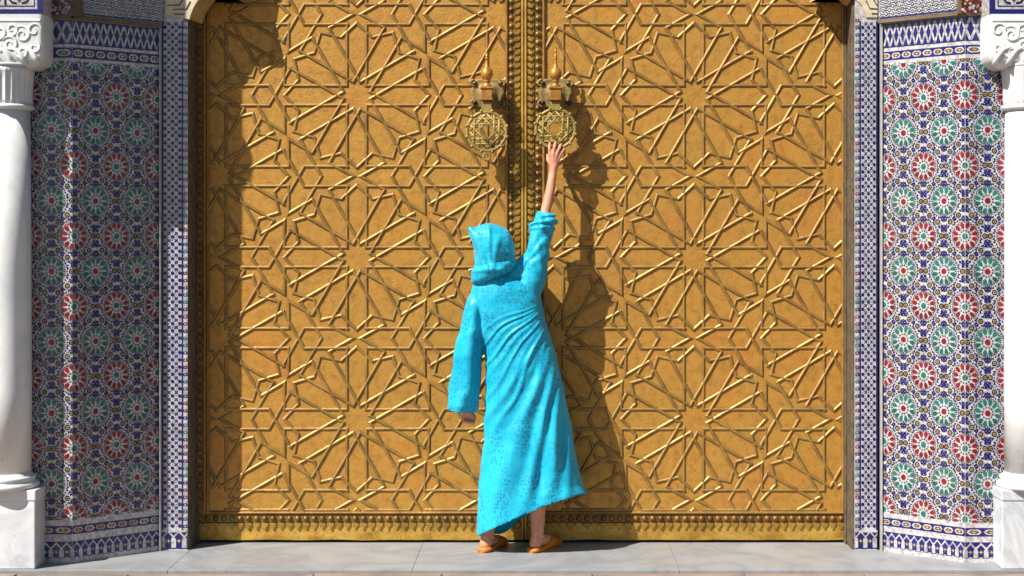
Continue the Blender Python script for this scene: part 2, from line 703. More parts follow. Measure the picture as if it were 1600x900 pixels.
def leaf(pxl, pxr, bl, br, star, studl, studr, seam_side, label):
    """door leaf between pixel columns pxl..pxr, framed field bl..br"""
    X = lambda px: P(px, 0, 0).x
    Zp = lambda py: P(0, py, 0).z
    zb = Zp(843.5)
    t = empty('door_leaf', (X((pxl + pxr) / 2), 0, zb), label, 'door leaf', 'brass clad palace door leaves')
    MB().box(X(pxl), X(pxr), .006, .09, zb + .002, ZTOP).obj('core', M['fringe'], t)
    MB().box(X(bl) - .02, X(br) + .02, 0, .02, Zp(803), ZTOP - .05).obj('field_sheet', M['field'], t)
    rect = (X(bl) - .004, X(br) + .004, Zp(799), ZVIS)
    c0 = (X(star[0]), Zp(star[1]))
    n = 0
    for kind, c, ang in lattice(rect, c0):
        poly, h = CANON[kind]
        pl = [tuple(Vector(rot2(p, R(ang))) + Vector(c)) for p in poly]
        cl = clip_poly(pl, rect)
        if not cl:
            continue
        if len(cl) == 1 and len(cl[0]) == len(pl) and all((Vector(a) - Vector(b)).length < 1e-5 for a, b in zip(cl[0], pl)):
            if kind not in STRAPS:
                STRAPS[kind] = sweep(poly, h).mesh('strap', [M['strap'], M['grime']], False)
            o = link('strap', STRAPS[kind], t, (c[0], 0, c[1]))
            o.rotation_euler.y = -R(ang)
            n += 1
        else:
            for seg in cl:
                if sum((Vector(a) - Vector(b)).length for a, b in zip(seg[:-1], seg[1:])) < .02:
                    continue
                cc = Vector(seg[0])
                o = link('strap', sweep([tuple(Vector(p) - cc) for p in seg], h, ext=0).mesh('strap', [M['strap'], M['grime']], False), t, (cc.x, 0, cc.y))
                n += 1
    # framing bars round the field
    fh = .0145
    for px in (bl, br):
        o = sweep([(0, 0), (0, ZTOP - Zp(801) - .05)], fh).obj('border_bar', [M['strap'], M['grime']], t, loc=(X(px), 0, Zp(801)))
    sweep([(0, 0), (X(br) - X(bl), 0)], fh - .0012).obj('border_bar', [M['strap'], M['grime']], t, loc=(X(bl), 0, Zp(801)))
    # dark beds and studs
    for px in (studl, studr):
        MB().box(X(px) - .019, X(px) + .019, -.004, .01, Zp(815), ZTOP - .05).obj('stud_bed', M['stud'], t)
        py = 796
        while py > -40:
            s_ = link('stud', STUD, t, (X(px) + random.uniform(-.001, .001), -.004, Zp(py)))
            s_.rotation_euler.y = random.uniform(0, 6)
            py -= 12.8
    MB().box(X(studl) + .02, X(studr) - .02, -.0035, .01, Zp(815.6), Zp(804.5)).obj('stud_bed', M['stud'], t)
    k = int(round((studr - studl) / 12.9))
    for i in range(k + 1):
        s_ = link('stud', STUD, t, (X(studl + (studr - studl) * i / k), -.0045, Zp(809.8)))
        s_.rotation_euler.y = random.uniform(0, 6)
        f_ = link('fringe_tongue', FRINGE, t, (X(studl + (studr - studl) * i / k), -.002, Zp(816.4)))
        f_.rotation_euler.x = random.uniform(-.05, .05)
    # kick plate with dents
    mb = MB()
    nx, nz = 90, 8
    x0, x1 = X(pxl + 1), X(pxr - 1)
    z0, z1 = zb, Zp(817)
    vs = []
    for j in range(nz + 1):
        for i in range(nx + 1):
            x = x0 + (x1 - x0) * i / nx
            z = z0 + (z1 - z0) * j / nz
            d = noise.noise(Vector((x * 9, z * 26, 1.3))) * .0035 + noise.noise(Vector((x * 30, z * 60, 4))) * .002
            if j == 0:
                z += noise.noise(Vector((x * 6, 0, 9))) * .004
                d += .004
            vs.append((x, -.003 - d if 0 < j < nz else -.001 - d * .4, z))
    fs = [(j * (nx + 1) + i, j * (nx + 1) + i + 1, (j + 1) * (nx + 1) + i + 1, (j + 1) * (nx + 1) + i) for j in range(nz) for i in range(nx)]
    mb.add(vs, fs).obj('kick_plate', M['kick'], t, smooth=True)
    # astragal beside the seam
    if seam_side == 'right':
        a0, a1, lm, flat0, flat1 = 803.5, 814.5, LEAFR, 814.5, 818.2
    else:
        a0, a1, lm, flat0, flat1 = 823, 834, LEAFL, 819.6, 823
    MB().box(X(a0), X(a1), -.006, .01, Zp(826), ZTOP - .05).obj('astragal', M['fringe'], t)
    MB().box(X(flat0), X(flat1), -.020, .01, zb + .01, ZTOP - .05).obj('edge_strip', M['kick'], t, bevel=.003)
    MB().box(X(a1 if seam_side != 'right' else a0) - .003, X(a1 if seam_side != 'right' else a0) + .003, -.010, .01, Zp(826), ZTOP - .05).obj('edge_strip', M['strap'], t, bevel=.002)
    py = 820
    while py > -30:
        link('astragal_leaf', lm, t, (X((a0 + a1) / 2), -.006, Zp(py)))
        py -= 10.4
    print('straps', n)
    return t


leafL = leaf(303, 818.6, 325, 792, (557.5, 402), 311.5, 799.2, 'right', 'left leaf of the brass door, its outer edge in shadow, knocker hanging free')
leafR = leaf(819.4, 1334, 850, 1317, (1084, 402), 840.5, 1326.5, 'left', 'right leaf of the brass door, the person reaches up to its knocker')

# ------------------------------------------------------------------ knockers
def knocker(cx, top, cy, label):
    X0 = P(cx, 0, 0).x
    q = lambda px, py, Y: P(px, py, Y)
    t = empty('door_knocker', (X0, 0, P(0, cy, 0).z), label, 'door knocker', 'door knockers')
    dx = lambda px: px * U
    zc = lambda py: P(0, py, 0).z
    yb = 146.0
    # back plate: four lobed shallow dish standing off the door
    mb = MB()
    prof = []
    for i in range(48):
        a = 2 * PI * i / 48
        r = 25 - 1.6 * math.cos(4 * a) + .8 * math.cos(8 * a)
        prof.append((r * math.cos(a) * 1.08, r * math.sin(a)))
    rings = []
    for sc, y in ((1.0, -.004), (1.02, -.018), (.95, -.026), (.82, -.020), (.5, -.026), (.28, -.05), (.0, -.052)):
        rings.append([(X0 + dx(x * sc), y, zc(yb) + dx(z * sc)) for x, z in prof])
    mb.loft(rings, cap1=False)
    bp = mb.obj('back_plate', M['plate'], t, smooth=True)
    # curls round the plate and dark bolts
    for sx in (-1, 1):
        for sz in (-1, 1):
            pts = []
            for k in range(15):
                a = k / 14 * 1.55 * PI
                rr = 8.0 - 5.0 * k / 14
                pts.append((X0 + dx(sx * (21 + rr * math.sin(a) * .9)), -.024, zc(yb) + dx(sz * (13 + rr * math.cos(a) * .75 + 2))))
            MB().tube(pts, [.007 - .0025 * k / 14 for k in range(15)], 6).obj('curl', M['plate'], t, smooth=True)
            hm = hemi(4.0 * U, .9).copy()
            hm.materials[0] = M['dark_bolt']
            link('bolt', hm, t, (X0 + dx(sx * 20), -.022, zc(yb) + dx(sz * 15)))
    # bracket arm, square block, hinge roller
    mb = MB()
    mb.box(X0 - dx(6), X0 + dx(6), -.094, -.03, zc(153), zc(142))
    mb.obj('bracket', M['finial'], t, bevel=.003)
    mb = MB()
    for z0, z1, hw in ((157, 142.5, 8.3), (142.5, 139.5, 10), (160, 157, 9.2)):
        mb.box(X0 - dx(hw), X0 + dx(hw), -.115 - dx(hw), -.115 + dx(hw), zc(z0), zc(z1))
    mb.obj('block', M['finial'], t, bevel=.002)
    mb = MB().tube([(X0 - dx(8), -.12, zc(165)), (X0 + dx(8), -.12, zc(165))], dx(3.6), 14)
    mb.obj('hinge_roller', M['knock'], t, smooth=False)
    # turned finial
    pr = [(7.5, 139.6), (8, 137), (5, 135.5), (4.2, 132.5), (6.5, 130.5), (5, 129), (6.2, 127.5), (8.6, 124), (9.4, 119.5), (8.6, 114.5), (6, 111), (3.6, 108.5),
          (2.6, 104), (2, 98.5), (1.9, 97), (3.2, 95.8), (3.2, 94.8), (2, 93.6), (2.8, 92), (2.8, 91), (1.7, 89.8), (1.5, 86.5), (2.2, 84.6), (2.1, 82.8), (.9, 81), (.05, top)]
    MB().lathe([(dx(r), zc(z)) for r, z in pr], X0, -.115, 20).obj('finial', M['finial'], t, smooth=True)
    # pierced round plate: lattice of bars between an outer hoop and a central eye
    ccz = zc(cy)
    Yr = -.125
    C = Vector((X0, Yr, ccz))
    rp = MB()
    RR = 31.0
    def circ(r, n=64, ph=0):
        return [C + Vector((dx(r * math.cos(2 * PI * i / n + ph)), 0, dx(r * math.sin(2 * PI * i / n + ph)))) for i in range(n)]
    rp.tube(circ(RR - 1), dx(2.7), 8, closed=True, sq=.9)
    rp.tube(circ(11.0, 8, PI / 8), dx(1.9), 6, closed=True, sq=.8)
    rp.tube(circ(20.5, 48), dx(1.5), 6, closed=True, sq=.8)
    def bar(a, b, r=1.35, y=0):
        rp.tube([C + Vector((dx(a[0]), y, dx(a[1]))), C + Vector((dx(b[0]), y, dx(b[1])))], dx(r), 6, sq=.9)
    for k in range(8):
        a = 45 * k + 22.5
        # two interlaced octagrams: lines tangent to the central eye, and two crossed squares
        bar(pol(RR - 2, a), pol(RR - 2, a + 135), 1.9, .0006 * (k % 3))
        if k < 4:
            bar(pol(27, a + 22.5), pol(27, a + 112.5), 1.6, -.0009 * (k % 3 + 1))
            bar(pol(27, a + 202.5), pol(27, a + 292.5), 1.6, -.0009 * (k % 3 + 1))
        bar(pol(11, a), pol(RR - 2, a), 1.3, .0012)
        p0 = pol(25.2, a + 22.5)
        cc = C + Vector((dx(p0[0]), 0, dx(p0[1])))
        rp.tube([cc + Vector((dx(2.9 * math.cos(i * PI / 5)), 0, dx(2.9 * math.sin(i * PI / 5)))) for i in range(10)], dx(1.5), 6, closed=True, sq=.9)
    for k in range(12):
        p0 = pol(RR + 1.2, 30 * k + 15)
        cc = C + Vector((dx(p0[0]), 0, dx(p0[1])))
        rp.capsule(cc + Vector((0, -.003, 0)), cc + Vector((0, .003, 0)), dx(2.6), dx(2.6), 8)
    rp.obj('pierced_plate', M['knock'], t, smooth=True)
    # neck to the hinge, pendant below
    mb = MB().prism_y([(X0 - dx(6.5), zc(163)), (X0 + dx(6.5), zc(163)), (X0 + dx(7), zc(168)), (X0 + dx(10.5), ccz + dx(RR - 3)), (X0 - dx(10.5), ccz + dx(RR - 3)), (X0 - dx(7), zc(168))], Yr - .007, Yr + .007)
    mb.obj('neck', M['knock'], t, bevel=.002)
    mb = MB()
    z0 = ccz - dx(RR)
    mb.prism_y([(X0 - dx(6), z0 + dx(2)), (X0 + dx(6), z0 + dx(2)), (X0 + dx(3), z0 - dx(4)), (X0 - dx(3), z0 - dx(4))], Yr - .006, Yr + .006)
    mb.tube([(X0 + dx(5 * math.cos(i * PI / 6)), Yr, z0 - dx(8) + dx(5 * math.sin(i * PI / 6))) for i in range(12)], dx(2.4), 7, closed=True)
    mb.obj('pendant', M['knock'], t, smooth=False)
    return t


M['dark_bolt'] = mat_strap('dark_iron_bolt', (70, 58, 44), (40, 32, 24), (96, 80, 60))
knocker(762.0, 80, 208, 'brass knocker hanging free on the left leaf above the hooded head')
knocker(867.8, 80.5, 204, 'brass knocker whose pierced plate the hand is touching')


# ------------------------------------------------------------------ tile work on planes
def clip_convex(poly, rect):
    x0, x1, y0, y1 = rect
    for ax, lim, sg in ((0, x0, 1), (0, x1, -1), (1, y0, 1), (1, y1, -1)):
        out = []
        for i in range(len(poly)):
            a, b = poly[i], poly[(i + 1) % len(poly)]
            da, db = sg * (a[ax] - lim), sg * (b[ax] - lim)
            if da >= 0:
                out.append(a)
            if (da > 0) != (db > 0) and abs(da - db) > 1e-12:
                t = da / (da - db)
                out.append((a[0] + (b[0] - a[0]) * t, a[1] + (b[1] - a[1]) * t))
        poly = out
        if len(poly) < 3:
            return []
    return poly


TM = ['white', 'blue', 'black', 'red', 'teal', 'gold', 'brown']
TI = {k: i for i, k in enumerate(TM)}


class Face:
    """vertical plane through (xa,ya)-(xb,yb); u runs from a to b, v = height"""
    def __init__(s, xa, ya, xb, yb):
        s.o = Vector((xa, ya, 0))
        d = Vector((xb - xa, yb - ya, 0))
        s.L = d.length
        s.u = d / s.L
        s.n = s.u.cross(Vector((0, 0, 1))).normalized()   # toward the street
        if s.n.y > 0:
            s.n = -s.n

    def pt(s, u, v, l=0):
        return s.o + s.u * u + s.n * l + Vector((0, 0, v))

    def u_of(s, px):
        # ray from the eye through column px
        rd = Vector(((px - VX) / FPX, 1, 0))
        e = Vector((0, -DIST, 0))
        # e + t rd = o + k u
        det = rd.x * (-s.u.y) + s.u.x * rd.y
        b = s.o - e
        k = (rd.x * b.y - rd.y * b.x) / det * 1.0
        # solve 2x2 : t*rd - k*u = b
        D = rd.x * (-s.u.y) - rd.y * (-s.u.x)
        k = (rd.x * b.y - rd.y * b.x) / D
        return k

    def v_of(s, py, u):
        p = s.pt(u, 0)
        return P(0, py, p.y).z


class Tiles:
    def __init__(s, face, rect):
        s.f, s.rect, s.mb = face, rect, MB()

    def poly(s, pts, col, lift=.001, clip=None):
        p = clip_convex(list(pts), clip or s.rect)
        if p:
            s.mb.add([s.f.pt(u, v, lift) for u, v in p], [tuple(range(len(p)))], TI[col])
        return s

    def rectp(s, u0, u1, v0, v1, col, lift):
        return s.poly([(u0, v0), (u1, v0), (u1, v1), (u0, v1)], col, lift)

    def ell(s, u, v, ru, rv, col, lift, n=8, ph=0, clip=None):
        return s.poly([(u + ru * math.cos(2 * PI * i / n + ph), v + rv * math.sin(2 * PI * i / n + ph)) for i in range(n)], col, lift, clip)

    def seg(s, a, b, w, col, lift):
        d = Vector((b[0] - a[0], b[1] - a[1]))
        n = Vector((-d.y, d.x)).normalized() * (w / 2)
        return s.poly([(a[0] + n.x, a[1] + n.y), (b[0] + n.x, b[1] + n.y), (b[0] - n.x, b[1] - n.y), (a[0] - n.x, a[1] - n.y)], col, lift)

    def obj(s, name, parent, kind='stuff'):
        me = s.mb.mesh(name, [M[k] for k in TM], False, False)
        o = link(name, me, parent)
        if kind:
            o['kind'] = kind
        return o


def rosette(T, cu, cv, ru, rv, core, petal):
    q = lambda r, d: (cu + ru * r * math.cos(R(d)), cv + rv * r * math.sin(R(d)))
    T.poly([q(.23, 45 * i + 22) for i in range(8)], core, .0014)
    for k in range(12):
        a = 30 * k + 15
        T.poly([q(.41, a - 11), q(.50, a), q(.41, a + 11), q(.34, a)], 'black', .0012)
        T.poly([q(.53, a), q(.64, a - 9), q(.88, a - 11.8), q(1.02, a - 5), q(1.02, a + 5), q(.88, a + 11.8), q(.64, a + 9)], petal, .0014)
        b = 30 * k
        T.poly([q(1.0, b - 4.2), q(1.1, b), q(1.0, b + 4.2), q(.9, b)], 'black', .0012)
        T.poly([q(1.07, a - 3), q(1.14, a), q(1.07, a + 3), q(1.03, a)], 'black', .0012)


def field_fill(T, cu, cv, su, sv, ru, rv):
    q = lambda r, d: (cu + ru * r * math.cos(R(d)), cv + rv * r * math.sin(R(d)))
    for k in range(24):
        a = 15 * k + 7.5
        T.poly([q(1.06, a - 2.6), q(1.16, a), q(1.06, a + 2.6), q(1.0, a)], 'black', .0010)
    for k in range(12):
        a = 30 * k + 15
        b = 30 * k
        T.poly([q(1.19, a - 10), q(1.44, a - 6), q(1.28, a)], 'blue', .0011)
        T.poly([q(1.19, a + 10), q(1.44, a + 6), q(1.28, a)], 'blue', .0011)
        T.poly([q(1.18, a - 3), q(1.32, a), q(1.18, a + 3)], 'black', .0013)
        T.poly([q(1.22, b - 3.4), q(1.36, b), q(1.22, b + 3.4), q(1.14, b)], 'blue' if k % 2 else 'black', .0012)
        T.poly([q(1.50, b - 3), q(1.58, b), q(1.50, b + 3), q(1.44, b)], 'black', .0009)
    z = 140.0
    fu, fv = ru / z, rv / z

    def roundel(x, y, r=31):
        uu, vv = cu + x * fu, cv + y * fv
        T.ell(uu, vv, r * fu * 1.28, r * fv * 1.28, 'white', .0016, 10)
        T.ell(uu, vv, r * fu, r * fv, 'black', .0019, 10)
        for ph in (0, PI / 3):
            T.ell(uu, vv, r * .66 * fu, r * .66 * fv, 'gold', .0022 + ph * .0002, 3, ph + PI / 6)
        T.ell(uu, vv, r * .30 * fu, r * .30 * fv, 'black', .0027, 6)
    hu = su / 2 / fu
    hv = sv / 2 / fv
    for sx in (-1, 1):
        for sy in (-1, 1):
            roundel(sx * hu * .70, sy * hv * .405)
    roundel(hu - 29, 0)
    roundel(hu + 29, 0)
    T.ell(cu + hu * fu, cv, 9 * fu, 9 * fv, 'brown', .0029, 4)
    # blue knots above and below the double roundels
    for sy in (-1, 1):
        for (x, y, w, h) in ((hu, sy * 78, 34, 40), (0, sy * hv * .5, 30, 30)):
            uu, vv = cu + x * fu, cv + y * fv
            for (ex, ey) in ((.62, .55), (-.62, .55), (.62, -.55), (-.62, -.55)):
                T.ell(uu + ex * w * fu, vv + ey * h * fv, w * .56 * fu, h * .46 * fv, 'blue', .0012 + .0001 * (ex > 0) + .0002 * (ey > 0), 6)
            T.ell(uu, vv, w * .42 * fu, h * .5 * fv, 'blue', .0017, 6)
            for ey in (-1, 1):
                T.ell(uu, vv + ey * h * .95 * fv, 8 * fu, 8 * fv, 'black', .0018, 4)
        for sx in (-1, 1):
            for (x, y) in ((hu * .34, hv * .62), (hu * .86, hv * .26), (hu * .5, hv * .5)):
                uu, vv = cu + sx * x * fu, cv + sy * y * fv
                for e in (0, 1, 2):
                    an = e * 2.094 + .4 * sx + (.5 if sy > 0 else 0)
                    T.ell(uu + 15 * math.cos(an) * fu, vv + 15 * math.sin(an) * fv, 14.5 * fu, 14.5 * fv, 'blue', .0011 + .0001 * e, 5, an)
                T.ell(uu, vv, 6 * fu, 6 * fv, 'white', .0015, 4)
                T.ell(uu + 30 * fu, vv, 6 * fu, 7 * fv, 'black', .0011, 4)
                T.ell(uu, vv + 30 * fv, 6 * fu, 7 * fv, 'black', .0011, 4)


def wall_bands(T, v, u0, u1, wave_n, cart_n, mer_n):
    """friezes above and dado bands below; v = dict of heights"""
    L = u1 - u0
    # interlaced wave frieze
    T.rectp(u0, u1, v['w0'], v['w1'], 'blue', .0010)
    vm = (v['w0'] + v['w1']) / 2
    per = L / wave_n
    am = (v['w1'] - vm) * .96
    for sg in (1, -1):
        n = wave_n * 12
        pr = None
        for i in range(n + 1):
            ph = i / 12 * 2 * PI
            s_ = math.cos(ph)
            k = .5 - .5 * (abs(s_) ** .8) * (1 if s_ > 0 else -1)
            p = (u0 + per * i / 12 + per * -.05 * math.sin(2 * ph), vm + sg * am * (.02 + .9 * k))
            if pr:
                T.seg(pr, p, per * .26, 'white', .0014 if sg > 0 else .0017)
            pr = p
    for i in range(wave_n + 1):
        T.ell(u0 + per * i, vm, per * .12, per * .12, 'gold', .0021, 4)
    # cartouche bands
    for key in ('c', 'k'):
        a, b = v[key + '0'], v[key + '1']
        T.rectp(u0, u1, a, b, 'blue', .0010)
        vm = (a + b) / 2
        h = (b - a) / 2
        pw = L / cart_n
        for i in range(cart_n):
            c = u0 + pw * (i + .5)
            hw = pw * .44
            T.poly([(c - hw, vm), (c - hw * .8, vm + h * .42), (c - hw * .5, vm + h * .62), (c + hw * .5, vm + h * .62), (c + hw * .8, vm + h * .42), (c + hw, vm),
                    (c + hw * .8, vm - h * .42), (c + hw * .5, vm - h * .62), (c - hw * .5, vm - h * .62), (c - hw * .8, vm - h * .42)], 'white', .0013)
            T.poly([(c - hw * .72, vm), (c - hw * .36, vm + h * .38), (c + hw * .36, vm + h * .38), (c + hw * .72, vm), (c + hw * .36, vm - h * .38), (c - hw * .36, vm - h * .38)], 'brown', .0016)
            T.ell(c, vm, hw * .46, h * .20, 'gold', .0019, 4)
            T.ell(c, vm, hw * .16, h * .40, 'gold', .0021, 4)
            T.ell(c + pw * .5, vm, pw * .07, h * .16, 'red', .0019, 4)
    # merlon dado
    a, b = v['m0'], v['m1']
    T.rectp(u0, u1, a, b, 'blue', .0010)
    pw = L / mer_n
    h = b - a
    for i in range(mer_n + 1):
        c = u0 + pw * i
        T.poly([(c - pw * .22, a + h * .04), (c + pw * .22, a + h * .04), (c + pw * .22, a + h * .48), (c, a + h * .62), (c - pw * .22, a + h * .48)], 'white', .0013)
        m_ = c + pw * .5
        if i < mer_n:
            T.seg((c, a + h * .58), (m_, a + h * .90), pw * .16, 'white', .0016)
            T.seg((m_, a + h * .90), (c + pw, a + h * .58), pw * .16, 'white', .0018)
            T.poly([(m_ - pw * .12, a + h * .88), (m_ + pw * .12, a + h * .88), (m_, a + h * .99)], 'white', .0020)
            T.ell(m_, a + h * .38, pw * .24, h * .055, 'gold', .0016, 4)
            T.ell(m_, a + h * .38, pw * .08, h * .13, 'gold', .0018, 4)
            T.poly([(m_ - pw * .27, a), (m_ + pw * .27, a), (m_, a + h * .08)], 'white', .0015)


def lattice_strip(T, u0, u1, v0, v1, pu, pv):
    """blue octagons and eight legged crosses on white"""
    n = 2
    pu = (u1 - u0) / n
    k = int((v1 - v0) / pv)
    for j in range(k + 1):
        for i in range(n + 1):
            u, v = u0 + pu * i, v0 + pv * j
            T.ell(u, v, pu * .27, pv * .27, 'blue', .0012, 8, PI / 8)
            if i < n:
                T.ell(u + pu / 2, v, pu * .07, pv * .08, 'black', .0012, 4)
                T.seg((u + pu * .28, v + pv * .28), (u + pu * .72, v + pv * .72), pu * .17, 'blue', .0012)
                T.seg((u + pu * .28, v + pv * .72), (u + pu * .72, v + pv * .28), pu * .17, 'blue', .0015)
            T.ell(u, v + pv / 2, pu * .07, pv * .08, 'black', .0012, 4)


def splay_wall(pa, pb, pc, ya, yb, yc, right, label):
    """outer facet pa..pb and inner facet pb..pc (pixel columns with depths)"""
    xa, xb, xc = P(pa, 0, ya).x, P(pb, 0, yb).x, P(pc, 0, yc).x
    t = empty('tiled_wall', (xb, yb, 0), label, 'tiled wall', 'tiled splay walls')
    f1 = Face(xa, ya, xb, yb)
    f2 = Face(xb, yb, xc, yc)
    ZT = 3.6
    mb = MB()
    back = .25 * (1 if right else -1)
    base = [(xa, ya), (xb, yb), (xc, yc), (xc + back * .2, yc + .3), (xa + back, ya + .5)]
    vs = [(x, y, 0) for x, y in base] + [(x, y, ZT) for x, y in base]
    n = len(base)
    fs = [(i, (i + 1) % n, n + (i + 1) % n, n + i) for i in range(n)] + [tuple(range(n)), tuple(range(n, 2 * n))]
    mb.add(vs, fs).obj('grout_bed', M['white'], t)
    um = f2.L / 2
    H = lambda py: f2.v_of(py, um)
    pyo = dict(w1=38, w0=75, c1=80, c0=96, fld1=101, fld0=804, k1=813, k0=826, m1=837, m0=868)
    if right:
        pyo = dict(w1=32, w0=70, c1=76, c0=90, fld1=96, fld0=808, k1=816, k0=829, m1=838, m0=868)
    v = {k: H(y) for k, y in pyo.items()}
    v['m0'] = .022
    su, sv = .219, .3435
    ru, rv = .0620, .0660
    ref_px = 182 if not right else 1443
    u_ref = f2.u_of(ref_px)
    v_ref = H(369)
    for f, flip, nw, ncart, nm in ((f1, 0, 5, 3, 5), (f2, 1, 13, 8, 11)):
        L = f.L
        g, ga, gb = .001, (.001 if flip else .007), (.007 if flip else .001)
        T = Tiles(f, (ga, L - gb, 0, 3.5))
        wall_bands(T, v, g, L - g, nw, ncart, nm)
        T.obj('band_tile', t)
        rect = (ga, L - gb, v['fld0'], v['fld1'])
        F = Tiles(f, rect)
        fu = f2.L if f is f1 else 0
        cur = u_ref if f is f2 else (f1.L + u_ref if not right else u_ref + f1.L)
        for i in range(-8, 9):
            for j in range(-14, 15):
                if (i + j) % 2:
                    continue
                cu = cur + i * su / 2
                if f is f1:
                    cu = f1.L - (-(u_ref) - i * su / 2) if True else cu
                    cu = f1.L + u_ref + i * su / 2
                cv = v_ref + j * sv / 2
                if cu < -su or cu > L + su or cv < rect[2] - sv or cv > rect[3] + sv:
                    continue
                field_fill(F, cu, cv, su, sv, ru, rv)
                rt = Tiles(f, rect)
                red = j % 2 == 0
                rosette(rt, cu, cv, ru, rv, 'teal' if red else 'red', 'red' if red else 'teal')
                if rt.mb.f:
                    o = rt.obj('rosette', t, None)
        F.obj('field_tile', t)
    # vertical white edging at the inner end
    e0 = f2.pt(f2.L, 0, 0)
    MB().box(min(e0.x, e0.x + .007), max(e0.x, e0.x + .007), e0.y - .018, e0.y + .05, .0, H(30)).obj('edging', M['edge'], t, bevel=.002)
    # ledge and overhanging tiled spandrel above
    for f in (f1, f2):
        a0, a1 = f.pt(0, 0), f.pt(f.L, 0)
        for nm, l0, l1, zb, zt, mt in (('ledge', -.03, .028, v['w1'] + .004, v['w1'] + .020, M['stone']), ('spandrel', -.03, .020, v['w1'] + .023, ZT, M['white'])):
            q = [f.pt(0, zb, l0), f.pt(f.L, zb, l0), f.pt(f.L, zb, l1), f.pt(0, zb, l1)]
            if f is f1 and nm == 'spandrel':
                continue
            vs = q + [p + Vector((0, 0, zt - zb)) for p in q]
            MB().add(vs, [(0, 1, 2, 3), (4, 5, 6, 7), (0, 1, 5, 4), (1, 2, 6, 5), (2, 3, 7, 6), (3, 0, 4, 7)]).obj(nm, mt, t)
    # small ring pattern on the spandrel
    T = Tiles(f2, (.004, f2.L - .004, v['w1'] + .026, v['w1'] + .42))
    p = .036
    for i in range(int(f2.L / p) + 2):
        for j in range(14):
            u, vv = i * p + (j % 2) * p / 2, v['w1'] + .03 + j * p * .5
            T.ell(u, vv, p * .27, p * .27, 'black', .0215, 8)
            T.ell(u, vv, p * .16, p * .16, 'white', .0220, 8)
            T.seg((u + p * .3, vv), (u + p * .7, vv), p * .13, 'blue', .0213)
    T.rectp(0, f2.L, v['w1'] + .0265, v['w1'] + .034, 'blue', .0225)
    T.obj('spandrel_tile', t)
    return t, f1, f2, v


YO, YM, YI = -.505, -.50, -.20
wl, fl1, fl2, vl = splay_wall(30, 113, 250, YO, YM, YI, False, 'shaded mosaic wall beside the left column, one thin sunlit line down it')
wr, fr1, fr2, vr = splay_wall(1590, 1508, 1376, YO, YM, YI, True, 'sunlit mosaic wall of red and green rosettes beside the right column')


def pier(p0, p1, right, label):
    """narrow frontal strip of blue and white tile at the door jamb"""
    Y = -.19
    x0, x1 = P(p0, 0, Y).x, P(p1, 0, Y).x
    t = empty('tiled_pier', ((x0 + x1) / 2, Y, 0), label, 'tiled pier', 'blue and white tiled piers')
    MB().box(x0, x1, Y, .2, 0, 3.6).obj('grout_bed', M['white'], t)
    f = Face(x0, Y, x1, Y)
    W = f.L
    s = lambda px: abs(P(px, 0, Y).x - P(p0 if not right else p1, 0, Y).x)
    T = Tiles(f, (0.0005, W - .0005, 0, 3.5))
    m = lambda u: u if not right else W - u           # distance measured from the wall side
    def R_(a, b, v0, v1, col, l):
        u0, u1 = sorted((m(a), m(b)))
        T.rectp(u0, u1, v0, v1, col, l)
    zt = P(0, 33, Y).z
    zb = P(0, 828, Y).z
    dot = .022
    b = .008
    R_(0, b, zb, zt, 'blue', .001)
    R_(W - dot - b, W - dot, zb, zt, 'blue', .001)
    u0, u1 = sorted((m(b), m(W - dot - b)))
    n0 = len(T.mb.f)
    lattice_strip(T, u0 + .009, u1 - .009, zb + .02, zt - .01, .037, .0365)
    # edge column of dots
    v, k = zb, 0
    while v < zt:
        c = ['teal', 'red'][(k // 3) % 2]
        T.ell(m(W - dot / 2), v, .0085, .0095, 'white', .0016, 10)
        R_(W - dot + .001, W - .001, v + .011, v + .025, c if k % 3 else 'blue', .0012)
        T.ell(m(W - dot / 2), v + .018, .004, .005, 'white', .0019, 6)
        v += .0365
        k += 1
    # merlon foot
    a, h = .012, zb - .012
    R_(0, W, .006, zb - .012, 'blue', .001)
    pw = W / 2.4
    for i in range(4):
        c = pw * (.1 + i)
        T.poly([(c - pw * .22, a), (c + pw * .22, a), (c + pw * .22, a + h * .5), (c, a + h * .64), (c - pw * .22, a + h * .5)], 'white', .0013)
        mm = c + pw * .5
        T.seg((c, a + h * .6), (mm, a + h * .92), pw * .14, 'white', .0016)
        T.seg((mm, a + h * .92), (c + pw, a + h * .6), pw * .14, 'white', .0018)
        T.ell(mm, a + h * .38, pw * .24, h * .055, 'gold', .0016, 4)
        T.ell(mm, a + h * .38, pw * .08, h * .13, 'gold', .0018, 4)
    T.obj('strip_tile', t)
    return t


pier(253, 293, False, 'narrow blue and white tiled pier between left mosaic wall and door')
pier(1336, 1371, True, 'narrow blue and white tiled pier between right mosaic wall and door')

# weathered wooden jambs in the reveals
for (p0, p1, lab) in ((293.3, 297.5, 'grey wooden jamb in the shadow along the left leaf'), (1331, 1335.7, 'grey wooden jamb in sunlight along the right leaf')):
    t = None
    Y = -.175
    left = p0 < 800
    xa, xb = P(p0, 0, Y).x, P(p1, 0, Y).x
    o = empty('door_jamb', ((xa + xb) / 2, Y, 0), lab, 'door jamb', 'wooden door jambs')
    MB().box(xa, xb, Y, .12, 0, 3.4).obj('jamb_post', M['wood'], o, bevel=.004)
    xi = xb if left else xa
    sg = 1 if left else -1
    MB().box(min(xi, xi + sg * .008), max(xi, xi + sg * .008), -.05, .12, 0, 3.4).obj('stop_strip', M['wood'], o, bevel=.004)
# unseen wall added behind the door so no light leaks round the leaves
bw = MB().box(-3.6, 3.4, .13, .3, 0, 3.9).obj('light_block_wall', M['stone'])
tag(bw, 'unseen wall added behind the closed brass door to block light leaks', 'wall')

